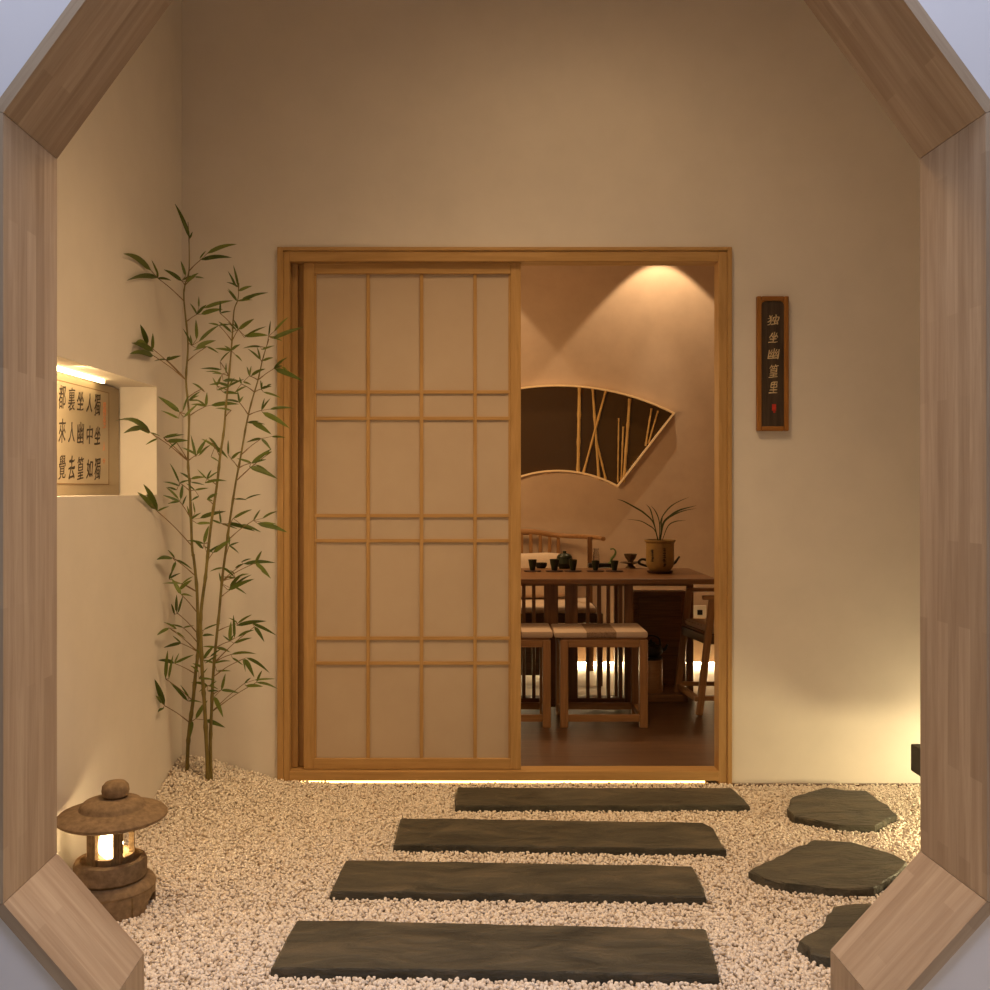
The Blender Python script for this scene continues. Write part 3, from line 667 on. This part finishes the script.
def near_culm(px, py):
    best = None
    for k, pl in culms.items():
        for (x0, y0), (x1, y1) in zip(pl, pl[1:]):
            for t in (0, .5):
                x, y = x0 + (x1 - x0) * t, y0 + (y1 - y0) * t
                d = abs(px - x) + abs(y - (py + .75 * abs(px - x))) * .8 + (30 if y < py - 3 else 0)
                if best is None or d < best[0]: best = (d, k, x, y)
    return best
def add_leaf(bm, a, b, wd):
    d = b - a; L = d.length; d.normalize()
    view = (a - Vector((0, 0, EYE))).normalized()
    side = d.cross(view).normalized(); side = (Matrix.Rotation(random.uniform(-.75, .75), 3, d) @ side); nrm = side.cross(d)
    sag = random.uniform(.02, .07) * L; n = 7; rows = []
    for i in range(n + 1):
        t = i / n; c = a + d * (L * t) + Vector((0, 0, 1)) * (sag * math.sin(t * math.pi))
        hw = wd * (math.sin(math.pi * min(1, t ** .62)) ** .8 if 0 < t < 1 else 0) * .5
        if i == 0: hw = .0006
        if i == n: rows.append([bm.verts.new(c)])
        else: rows.append([bm.verts.new(c + side * hw + nrm * hw * .25), bm.verts.new(c), bm.verts.new(c - side * hw + nrm * hw * .25)])
    for p, q in zip(rows, rows[1:]):
        if len(q) == 3: bm.faces.new((p[0], p[1], q[1], q[0])); bm.faces.new((p[1], p[2], q[2], q[1]))
        else: bm.faces.new((p[0], p[1], q[0])); bm.faces.new((p[1], p[2], q[0]))
for a, b, wide in leaves:
    nd = None
    for q in nodes:
        if math.hypot(q['x'] - a[0], q['y'] - a[1]) < 11: nd = q; break
    if nd is None:
        _, k, cx_, cy_ = near_culm(*a); far = abs(a[0] - cx_) + abs(a[1] - cy_)
        yc = cdepth(k, cy_); y = clampd(a[0], yc + random.uniform(-1, .8) * min(.13, .02 + far * .0022))
        nd = dict(x=a[0], y=a[1], k=k, d=y); nodes.append(nd)
        p0 = P(cx_, cy_, yc); p1 = P(a[0], a[1], y)
        if (p1 - p0).length > .012:
            mid = (p0 + p1) / 2 + Vector((0, 0, .03 * (p1 - p0).length))
            add_tube(twg[k], smooth_curve([p0, mid, p1], 4), [.0022] * 3 + [.0015] * 6, 5)
    y = clampd(a[0], nd['d'] + random.uniform(-.012, .012))
    yt = clampd(b[0], y + random.uniform(-.035, .03))
    pa, pbt = P(a[0], a[1], y), P(b[0], b[1], yt)
    n0 = P(nd['x'], nd['y'], nd['d'])
    if (pa - n0).length > .006: add_tube(twg[nd['k']], [n0, pa], .0012, 4)
    L = (pbt - pa).length
    add_leaf(fol[nd['k']], pa, pbt, min(.020, max(.0075, L * (.205 if wide else .125))))
for q in list(nodes):
    for rep in range(2):
        if random.random() < .55:
            a_ = random.uniform(-.5, 3.6); l_ = random.uniform(10, 19)
            b = (q['x'] + math.cos(a_) * l_, q['y'] - math.sin(a_) * l_ * .7)
            pa, pbt = P(q['x'], q['y'], q['d']), P(b[0], b[1], clampd(b[0], q['d'] + random.uniform(-.04, .03)))
            add_leaf(fol[q['k']], pa, pbt, max(.007, (pbt - pa).length * random.uniform(.12, .19)))
for k in culms:
    st_ = stems[k]; inv_ = (bmb.matrix_basis @ st_.matrix_basis).inverted(); me_ = st_.data
    twg[k].transform(inv_); b_ = bmesh.new(); b_.from_mesh(me_); n0_ = len(b_.faces); t_ = bpy.data.meshes.new('t')
    for f_ in twg[k].faces: f_.material_index = 1; f_.smooth = True
    twg[k].to_mesh(t_); b_.from_mesh(t_); b_.to_mesh(me_); b_.free(); bpy.data.meshes.remove(t_); me_.materials.append(M['twig'])
    from_bm('foliage', fol[k], M['bamboo_leaf'], st_, None, True)

# ------------------------------------------------------------------ tea room: fan-shaped wall box
def arc(c, r, x0, x1, n=24):
    out = []
    for i in range(n + 1):
        x = x0 + (x1 - x0) * i / n; out.append((x, c[1] - math.sqrt(r * r - (x - c[0]) ** 2)))
    return out
YF = TY - .04
outer = arc((558, 643), 258.5, 440.5, 675.5); inner = arc((558, 594), 122.5, 618, 498)
loop = outer + inner
lw = [P(x, y, YF) for x, y in loop]
cf = sum(lw, Vector()) / len(lw)
fan = thing('fan_wall_box', 'fan-shaped dark wall box edged in pale gold holding dried bamboo canes', 'wall decoration', (cf.x, TY, cf.z))
def inset(pts, d):
    n = len(pts); out = []
    for i in range(n):
        t1 = (pts[i] - pts[i - 1]).normalized(); t2 = (pts[(i + 1) % n] - pts[i]).normalized()
        n1, n2 = Vector((t1.z, 0, -t1.x)), Vector((t2.z, 0, -t2.x)); m = (n1 + n2).normalized()
        out.append(pts[i] + m * d / max(.35, m.dot(n1)))
    return out
ins = inset(lw, .011)
if (ins[0] - cf).length > (lw[0] - cf).length: ins = inset(lw, -.011)
bm = bmesh.new(); n = len(lw)
rows = [[bm.verts.new(p) for p in lw], [bm.verts.new(p) for p in ins], [bm.verts.new(p + Vector((0, .032, 0))) for p in ins], [bm.verts.new(p + Vector((0, .0395, 0))) for p in lw]]
for A, B in zip(rows, rows[1:] + rows[:1]):
    for i in range(n): bm.faces.new((A[i], A[(i + 1) % n], B[(i + 1) % n], B[i]))
from_bm('frame', bm, M['gold_edge'], fan)
prism('back_panel', [p + Vector((0, .030, 0)) for p in inset(ins, .0)], (0, .006, 0), M['mirror'], fan)
def zz(x, y): return (500 + x * .2424, 240 + y * .2424)
for a, b, r in (((328, 608), (322, 965), .016), ((382, 610), (408, 990), .012), ((436, 622), (342, 968), .011), ((398, 830), (436, 988), .010), ((490, 735), (486, 1000), .007), ((535, 655), (510, 1000), .014), ((508, 770), (500, 1000), .008), ((625, 695), (600, 850), .009), ((652, 705), (612, 840), .008)):
    (x0, y0_), (x1, y1_2) = zz(*a), zz(*b); p0, p1 = P(x0, y0_, TY - .020), P(x1, y1_2, TY - .020)
    p0.y += random.uniform(-.006, .006); p1.y += random.uniform(-.006, .006)
    d = (p1 - p0); L = d.length; d.normalize()
    mw = Matrix.Translation(p0) @ d.to_track_quat('X', 'Z').to_matrix().to_4x4()
    bm = bmesh.new(); pts, rr = [], []; m = 16
    for i in range(m + 1): pts.append((L * i / m, 0, 0)); rr.append(r * .8 * (.85 if i % 5 else 1.1))
    add_tube(bm, pts, rr, 10); from_bm('bamboo_cane', bm, M['dry_bamboo'], fan, mw, True)

# ------------------------------------------------------------------ tea table
T0, T1, TZ = 5.06, 5.77, .70
TXR, TXL = 1.165, -1.05
tt = thing('tea_table', 'long walnut tea table with slatted front standing in the tea room', 'table', ((TXR + TXL) / 2, 5.4, 0))
bar('tabletop', (TXL, (T0 + T1) / 2, TZ - .014), (TXR, (T0 + T1) / 2, TZ - .014), T1 - T0, .028, M['walnut'], tt, (0, 1, 0), .004)
bar('apron', (TXL + .05, 5.21, TZ - .038), (TXR - .10, 5.21, TZ - .038), .02, .022, M['walnut'], tt)
bar('apron', (TXL + .05, 5.66, TZ - .038), (TXR - .06, 5.66, TZ - .038), .02, .022, M['walnut'], tt)
YS = 5.21
def tslat(px0, px1, name='slat', mat='walnut', yy=YS, th=.022):
    x0, x1 = (px0 - CX) / F * yy, (px1 - CX) / F * yy
    bar(name, ((x0 + x1) / 2, yy, .05), ((x0 + x1) / 2, yy, TZ - .03), x1 - x0, th, M[mat], tt, (1, 0, 0))
for a, b in ((522, 525.5), (532, 535.5), (586, 589.5), (597, 601), (606.5, 610), (618, 622)): tslat(a, b)
tslat(544, 558, 'wide_slat'); tslat(565, 577.5, 'wide_slat'); tslat(624, 632.5, 'leg', th=.045)
for px in (510, 499, 487, 476): tslat(px, px + 3.5)
bar('lower_rail', (TXL + .05, YS, .045), (.755, YS, .045), .03, .045, M['walnut'], tt)
xl = 1.135; bar('leg', (xl, 5.60, 0), (xl, 5.60, TZ - .03), .035, .04, M['walnut'], tt, (1, 0, 0))
for xx in (TXL + .07,): bar('leg', (xx, YS, 0), (xx, YS, TZ - .03), .045, .045, M['walnut'], tt, (1, 0, 0)); bar('leg', (xx, 5.6, 0), (xx, 5.6, TZ - .03), .045, .045, M['walnut'], tt, (1, 0, 0))
bar('leg', ((628 - CX) / F * YS, 5.60, 0), ((628 - CX) / F * YS, 5.60, TZ - .03), .045, .045, M['walnut'], tt, (1, 0, 0))
cb = box('pedestal_cabinet', ((633 - CX) * .00568, 5.68, .04), ((686 - CX) * .00568, 5.76, .575), M['walnut'], tt, .004)
box('cabinet_panel', ((638 - CX) * .00568, 5.672, .07), ((681 - CX) * .00568, 5.682, .545), M['walnut'], cb, .003)
box('cabinet_foot', (.80, 5.42, 0), (1.09, 5.76, .04), M['walnut'], tt, .004)

# stools
def make_stool(x0, x1, label):
    cx_ = (x0 + x1) / 2; s = thing('stool', label, 'stool', (cx_, 4.98, 0), 'low wooden stools in front of the tea table')
    yA, yB, ht = 4.83, 5.14, .425; lw_ = .040
    for x in (x0 + lw_ / 2, x1 - lw_ / 2):
        for y in (yA + lw_ / 2, yB - lw_ / 2): bar('leg', (x, y, 0), (x, y, ht), lw_, lw_, M['elm'], s, (1, 0, 0), .004)
    for y in (yA + lw_ / 2, yB - lw_ / 2):
        bar('rail', (x0 + lw_, y, ht - .018), (x1 - lw_, y, ht - .018), .034, .036, M['elm'], s); bar('stretcher', (x0 + lw_, y, .045), (x1 - lw_, y, .045), .028, .032, M['elm'], s)
    for x in (x0 + lw_ / 2, x1 - lw_ / 2):
        bar('rail', (x, yA + lw_, ht - .018), (x, yB - lw_, ht - .018), .034, .036, M['elm'], s, (1, 0, 0)); bar('stretcher', (x, yA + lw_, .045), (x, yB - lw_, .045), .028, .032, M['elm'], s, (1, 0, 0))
    bar('seat_board', (x0 + .01, (yA + yB) / 2, ht + .003), (x1 - .01, (yA + yB) / 2, ht + .003), yB - yA - .02, .012, M['elm'], s)
    return s
def stool_cushion(x0, x1, label):
    bm = bmesh.new(); add_box(bm, (0, 0, .016), (x1 - x0, .315, .032), .011)
    for v in bm.verts: v.co.z += .003 * math.sin(v.co.x * 40) * (1 if v.co.z > .016 else 0)
    o = from_bm('seat_cushion', bm, M['patchwork'], None, Matrix.Translation(((x0 + x1) / 2, 4.985, .4335)), True)
    tag(o, label, 'cushion', 'patchwork cushions on the low stools')
make_stool(.353, .778, 'elm stool standing whole in the doorway before the slatted table')
make_stool(-.118, .309, 'elm stool half hidden behind the paper sliding door')
stool_cushion(.325, .778, 'cream cushion with a brown patterned panel on the stool seen whole')
stool_cushion(-.13, .319, 'cream seat cushion on the stool half hidden by the paper door')

# armchair behind the table
ac = thing('armchair', 'wooden armchair with curved top rail and spindles behind the tea table', 'armchair', (.25, 6.15, 0))
rail = [(.69, 5.93, .860), (.675, 6.08, .860), (.61, 6.26, .858), (.51, 6.35, .858), (.42, 6.385, .864), (.33, 6.395, .878), (.25, 6.40, .882)]
rail = rail + [(.5 - x, y, z) for x, y, z in rail[::-1][1:]]
bm = bmesh.new(); pts = smooth_curve(rail, 5); add_tube(bm, pts, [.014 + .006 * math.exp(-((p.x - .25) / .2) ** 2) for p in pts], 10); from_bm('top_rail', bm, M['elm'], ac, None, True)
for x in (-.02, .04, .10, .16, .22, .28, .34, .40, .455): bar('spindle', (x, 6.385, .43), (x, 6.39, .870), .016, .022, M['elm'], ac, (0, 1, 0))
for x in (.63, -.13): bar('arm_post', (x, 6.10, .40), (x, 6.13, .862), .028, .028, M['walnut'], ac, (0, 1, 0))
for x in (.66, -.16):
    for y in (5.87, 6.37): bar('leg', (x, y, 0), (x, y, .42), .035, .035, M['walnut'], ac, (1, 0, 0))
box('seat_frame', (-.18, 5.855, .37), (.68, 6.40, .425), M['dark_wood'], ac, .004)
box('front_board', (-.14, 5.88, .06), (.46, 5.905, .36), M['dark_wood'], ac, .003)
bm = bmesh.new(); add_box(bm, (.235, 6.11, .445), (.81, .50, .04), .014); from_bm('seat_pad', bm, M['cushion'], ac, None, True)
bm = bmesh.new(); bmesh.ops.create_uvsphere(bm, u_segments=40, v_segments=20, radius=1)
for v in bm.verts:
    c = v.co; sg = lambda t, e: math.copysign(abs(t) ** e, t)
    v.co = Vector((sg(c.x, .45) * .30, sg(c.y, .7) * .06, sg(c.z, .45) * .14))
    v.co.z *= 1 + .1 * abs(v.co.x / .3) ** 2; v.co += Vector(noise.noise_vector(v.co * 9)) * .008
pw = from_bm('lumbar_pillow', bm, M['cushion'], None, Matrix.Translation((.235, 6.30, .612)) @ Matrix.Rotation(-.10, 4, 'X'), True)
tag(pw, 'cream lumbar pillow leaning against the spindles of the armchair', 'pillow')

# chair at the table's end
ch = thing('side_chair', 'wooden chair with slanted legs tucked in at the end of the tea table', 'chair', (1.3, 5.3, 0))
nb, ntp, fb, ftp = Vector((1.083, 5.11, 0)), Vector((1.152, 5.11, .592)), Vector((1.042, 5.50, 0)), Vector((1.113, 5.50, .605))
for a, b in ((nb, ntp), (fb, ftp)): bar('leg', a, b, .036, .030, M['elm'], ch, (1, 0, 0), .006)
for y in (5.11, 5.50):
    bar('leg', (1.66, y, 0), (1.56, y, .58), .036, .030, M['elm'], ch, (1, 0, 0), .006)
    bar('armrest', (1.10, y, .60), (1.60, y, .61), .034, .022, M['elm'], ch, (0, 1, 0), .006)
    bar('stretcher', (1.06, y, .085), (1.64, y, .085), .022, .022, M['elm'], ch, (0, 1, 0))
    bar('seat_rail', (1.115, y, .385), (1.59, y, .385), .024, .045, M['dark_wood'], ch, (0, 1, 0))
bar('stretcher', nb + Vector((.012, 0, .07)), fb + Vector((.012, 0, .07)), .022, .03, M['elm'], ch, (1, 0, 0))
bar('seat_rail', (1.136, 5.12, .38), (1.078, 5.49, .38), .024, .045, M['dark_wood'], ch, (1, 0, 0))
seat_poly = [(1.083, 5.487, .398), (1.148, 5.125, .398), (1.58, 5.125, .398), (1.58, 5.487, .398)]
prism('seat', seat_poly, (0, 0, .014), M['walnut'], ch)
bar('top_rail', (1.60, 5.11, .82), (1.60, 5.50, .82), .05, .022, M['elm'], ch, (0, 0, 1))
for y in (5.13, 5.48): bar('back_post', (1.57, y, .40), (1.60, y, .82), .03, .03, M['elm'], ch, (1, 0, 0))
bm = bmesh.new(); add_prism(bm, [Vector(p) + Vector((-1.31, -5.305, -.398)) for p in seat_poly], (0, 0, .032)); bmesh.ops.bevel(bm, geom=bm.edges[:], offset=.008, segments=2, affect='EDGES')
o = from_bm('seat_cushion', bm, M['patchwork'], None, Matrix.Translation((1.31, 5.305, .4125)), True); tag(o, 'pale patterned cushion on the slant-legged chair at the table end', 'cushion')

# kettle stand + kettle
ks = thing('kettle_stand', 'short wooden drum stand under the black kettle beneath the tea table', 'stand', (.905, 5.53, .04))
lathe('drum', [(0, 0), (.066, 0), (.068, .006), (.066, .17), (.062, .176), (0, .176)], M['elm'], ks, (.905, 5.53, .04), 32)
lathe('top_ring', [(.04, .176), (.064, .176), (.066, .184), (.06, .19), (.04, .19)], M['iron'], ks, (.905, 5.53, .04), 32)
kt = thing('kettle', 'black iron kettle sitting on the drum stand under the table', 'kettle', (.905, 5.53, .23))
lathe('body', [(0, 0), (.045, 0), (.064, .018), (.068, .038), (.058, .06), (.03, .07), (0, .072)], M['iron'], kt, (.905, 5.53, .23), 32)
lathe('lid', [(.03, .070), (.028, .078), (.008, .082), (.008, .09), (.004, .096), (0, .096)], M['iron'], kt, (.905, 5.53, .23), 24)
bm = bmesh.new(); add_tube(bm, smooth_curve([(.965, 5.53, .262), (.985, 5.53, .272), (.998, 5.53, .296)], 4), [.011, .011, .01, .01, .009, .008, .008, .007, .007], 8); from_bm('spout', bm, M['iron'], kt, None, True)
bm = bmesh.new(); add_tube(bm, smooth_curve([(.85, 5.53, .285), (.86, 5.53, .33), (.905, 5.53, .345), (.95, 5.53, .33), (.96, 5.53, .285)], 5), .005, 8); from_bm('handle', bm, M['iron'], kt, None, True)

# ------------------------------------------------------------------ things on the table
def tp(px, py): return G(px, py, TZ)
def cup_profile(r, h): return [(0, 0), (r * .55, 0), (r * .62, h * .1), (r * .86, h * .6), (r, h), (r * .93, h), (r * .78, h * .55), (r * .5, h * .12), (0, h * .1)]
cups = [(532.5, 571.5, .024, .06, 'dark green tea cup at the near end of the row, next to the paper door'), (554.5, 571.5, .027, .062, 'dark green tea cup directly in front of the lidded teapot, toward the paper door'),
        (573, 571.5, .024, .06, 'dark green tea cup in the middle of the row of five'), (595.5, 571.5, .022, .054, 'dark green tea cup in front of the clear glass pitcher'), (614.5, 571.5, .022, .054, 'dark green tea cup below the curled green ornament')]
for px, py, r, h, lab in cups:
    p = tp(px, py)
    c = lathe('coaster', [(0, 0), (.045, 0), (.049, .004), (.047, .006), (0, .006)], M['coaster'], None, p, 28); tag(c, 'dark coaster under the ' + lab.replace('dark green ', '').replace(', next to the paper door', '').replace(', toward the paper door', ''), 'coaster', 'coasters in a row on the tea table')
    k = lathe('tea_cup', cup_profile(r, h), M['cup'], None, p + Vector((0, 0, .006)), 28); tag(k, lab, 'cup', 'tea cups in a row on the tea table')
p = tp(564.5, 568.5)
tpn = thing('lidded_tureen', 'dark lidded tea bowl standing behind the row of cups', 'teapot', p)
lathe('body', [(0, 0), (.03, 0), (.033, .006), (.05, .03), (.046, .058), (.04, .062), (0, .062)], M['cup'], tpn, p, 32)
lathe('lid', [(.044, .062), (.044, .068), (.036, .080), (.012, .088), (.010, .094), (.012, .100), (0, .102)], M['cup'], tpn, p, 32)
p = tp(541, 568); o = lathe('tea_scoop_bowl', [(0, 0), (.025, 0), (.034, .012), (.036, .030), (.032, .030), (.028, .01), (0, .008)], M['iron'], None, p, 28); tag(o, 'low dark bowl between the first two tea cups', 'bowl')
a, b = tp(588, 567.5), tp(612, 567.5)
o = box('tea_tray', (a.x, a.y - .035, TZ), (b.x, a.y + .035, TZ + .026), M['iron'], None, .010); tag(o, 'dark oblong tray behind the fourth and fifth cups', 'tray')
p = tp(596, 568); p.z = TZ + .026
o = lathe('glass_pitcher', [(0, 0), (.018, 0), (.021, .006), (.019, .05), (.014, .075), (.017, .088), (.0155, .088), (.0125, .075), (.0175, .05), (.019, .006), (0, .004)], M['gl'], None, p, 28); tag(o, 'tall clear glass pitcher on the dark tray', 'pitcher')
p = tp(610.5, 568); y = p.y
sn = thing('curled_ornament', 'green hook-shaped ornament rising from the dark tray', 'ornament', (p.x, y, TZ + .026))
bm = bmesh.new(); pts = smooth_curve([P(610.5, 563.6, y), P(611.5, 559, y), P(614.5, 555.5, y), P(615.6, 551.5, y), P(613.5, 548.8, y), P(610.2, 549.2, y)], 5); pts[0].z = TZ + .027
add_tube(bm, pts, [.006 + .002 * math.sin(i / len(pts) * 6) for i in range(len(pts))], 8); from_bm('neck', bm, M['jade'], sn, None, True)
lathe('foot', [(0, 0), (.014, 0), (.013, .006), (.007, .010), (0, .010)], M['jade'], sn, (p.x, y, TZ + .026), 20)
p = tp(630.5, 568); 
st = lathe('bowl_stand', [(0, 0), (.030, 0), (.028, .006), (.018, .014), (.016, .022), (.058, .030), (.062, .035), (.056, .035), (.02, .029), (0, .029)], M['bowl'], None, p, 32); tag(st, 'dark pedestal saucer carrying the tea bowl beside the potted orchid', 'saucer')
o = lathe('tea_bowl', [(0, 0), (.016, 0), (.017, .008), (.030, .024), (.039, .048), (.036, .048), (.027, .024), (.012, .010), (0, .010)], M['bowl'], None, p + Vector((0, 0, .0335)), 32); tag(o, 'brown tea bowl raised on the pedestal saucer', 'bowl')
# orchid pot
p = tp(660, 573)
o = lathe('pot_saucer', [(0, 0), (.060, 0), (.070, .006), (.071, .012), (.066, .012), (.058, .008), (0, .008)], M['coaster'], None, p, 36); tag(o, 'dark round saucer under the orchid pot', 'saucer')
pz = p + Vector((0, 0, .0085)); sc_ = p.y / F
orc = thing('potted_orchid', 'olive clay pot with black brush characters and thin arching orchid leaves', 'potted plant', pz)
lathe('pot', [(0, 0), (.048, 0), (.056, .006), (.071, .028), (.075, .05), (.0755, .155), (.084, .164), (.084, .172), (.072, .172), (.068, .155), (.066, .05), (0, .04)], M['pot'], orc, pz, 40)
lathe('soil', [(0, .150), (.0675, .150), (.0675, .156), (0, .158)], M['ink'], orc, pz, 24)
for ang, xs in ((-90 - 8 + 14, '高山'), (-90 - 45, '竹雨')):
    pass
def pot_marks():
    bm = bmesh.new()
    for ang, rows in ((-82, ((.118, .026), (.092, .03), (.064, .022), (.040, .018))), (-132, ((.112, .02), (.088, .03), (.066, .02)))):
        t = math.radians(ang); n = Vector((math.cos(t), math.sin(t), 0)); s = Vector((-math.sin(t), math.cos(t), 0))
        for z, h in rows:
            for k in range(3):
                c = n * .0762 + Vector((0, 0, z + (k - 1) * h * .32)); wd = .012 + .006 * random.random()
                add_box(bm, c + s * random.uniform(-.003, .003), (.0012, wd, .0036), 0, Matrix((n, s, Vector((0, 0, 1)))).transposed())
            add_box(bm, n * .0762 + Vector((0, 0, z)) + s * random.uniform(-.003, .003), (.0012, .0036, h), 0, Matrix((n, s, Vector((0, 0, 1)))).transposed())
    from_bm('brush_marks', bm, M['ink'], orc, Matrix.Translation(pz))
pot_marks()
Z4 = lambda x, y: (600 + x * .1212, 490 + y * .1212)
for i, (w_, pl) in enumerate(((.010, [(478, 420), (440, 270), (370, 195), (310, 155), (200, 95), (140, 75)]), (.006, [(484, 420), (450, 330), (400, 290), (330, 255), (215, 240)]), (.007, [(482, 420), (440, 250), (415, 160), (380, 118)]), (.006, [(490, 420), (490, 270), (460, 180), (420, 130)]),
        (.007, [(492, 420), (500, 260), (550, 170), (620, 110), (740, 55)]), (.013, [(496, 420), (520, 280), (580, 215), (660, 165), (795, 128)]), (.007, [(498, 420), (530, 270), (600, 210), (690, 172), (795, 152)]), (.006, [(512, 420), (560, 300), (620, 260), (712, 250)]), (.006, [(500, 420), (505, 300), (512, 240), (520, 200)]))):
    dy = random.uniform(-.05, .06); cps = [P(*Z4(x, y), pz.y + dy * k / (len(pl) - 1)) for k, (x, y) in enumerate(pl)]
    pts = smooth_curve(cps, 6); bm = bmesh.new(); n = len(pts); rows = []
    for k, c in enumerate(pts):
        t = k / (n - 1); d = (pts[min(k + 1, n - 1)] - pts[max(k - 1, 0)]).normalized(); s = d.cross(Vector((0, 1, 0))).normalized()
        s = (s * .85 + Vector((0, .5, 0))).normalized(); hw = w_ * .5 * (min(1, .5 + t * 1.2)) * (1 - max(0, (t - .6) / .42) ** 1.5)
        rows.append((bm.verts.new(c + s * hw), bm.verts.new(c - Vector((0, 0, hw * .5))), bm.verts.new(c - s * hw)))
    for A, B in zip(rows, rows[1:]): bm.faces.new((A[0], A[1], B[1], B[0])); bm.faces.new((A[1], A[2], B[2], B[1]))
    from_bm('leaf', bm, M['orchid_leaf'], orc, None, True)
# teapot peeking out behind the pot
p = Vector(((660 - CX) / F * 5.60, 5.60, TZ))
tq = thing('teapot', 'small black teapot half hidden behind the olive orchid pot', 'teapot', p)
lathe('body', [(0, 0), (.04, 0), (.055, .015), (.062, .035), (.05, .06), (.02, .066), (0, .066)], M['iron'], tq, p, 32)
lathe('lid', [(.025, .064), (.02, .072), (.006, .076), (.006, .082), (0, .084)], M['iron'], tq, p, 24)
bm = bmesh.new(); add_tube(bm, [p + Vector((.055, 0, .03)), p + Vector((.085, 0, .045)), p + Vector((.11, 0, .078))], [.012, .008, .005], 8); from_bm('spout', bm, M['iron'], tq, None, True)
bm = bmesh.new(); add_tube(bm, smooth_curve([p + Vector((-.055, 0, .052)), p + Vector((-.10, 0, .062)), p + Vector((-.118, 0, .04)), p + Vector((-.06, 0, .02))], 5), .007, 8); from_bm('handle', bm, M['iron'], tq, None, True)
# socket
q = P(699.5, 611.5, TY)
so = thing('wall_socket', 'small white socket plate low on the tea room wall beside the table end', 'socket', q)
box('plate', (q.x - .043, TY - .008, q.z - .040), (q.x + .043, TY, q.z + .040), M['socket'], so, .003)
box('plug', (q.x - .016, TY - .02, q.z - .020), (q.x + .016, TY - .008, q.z + .012), M['iron'], so, .002)
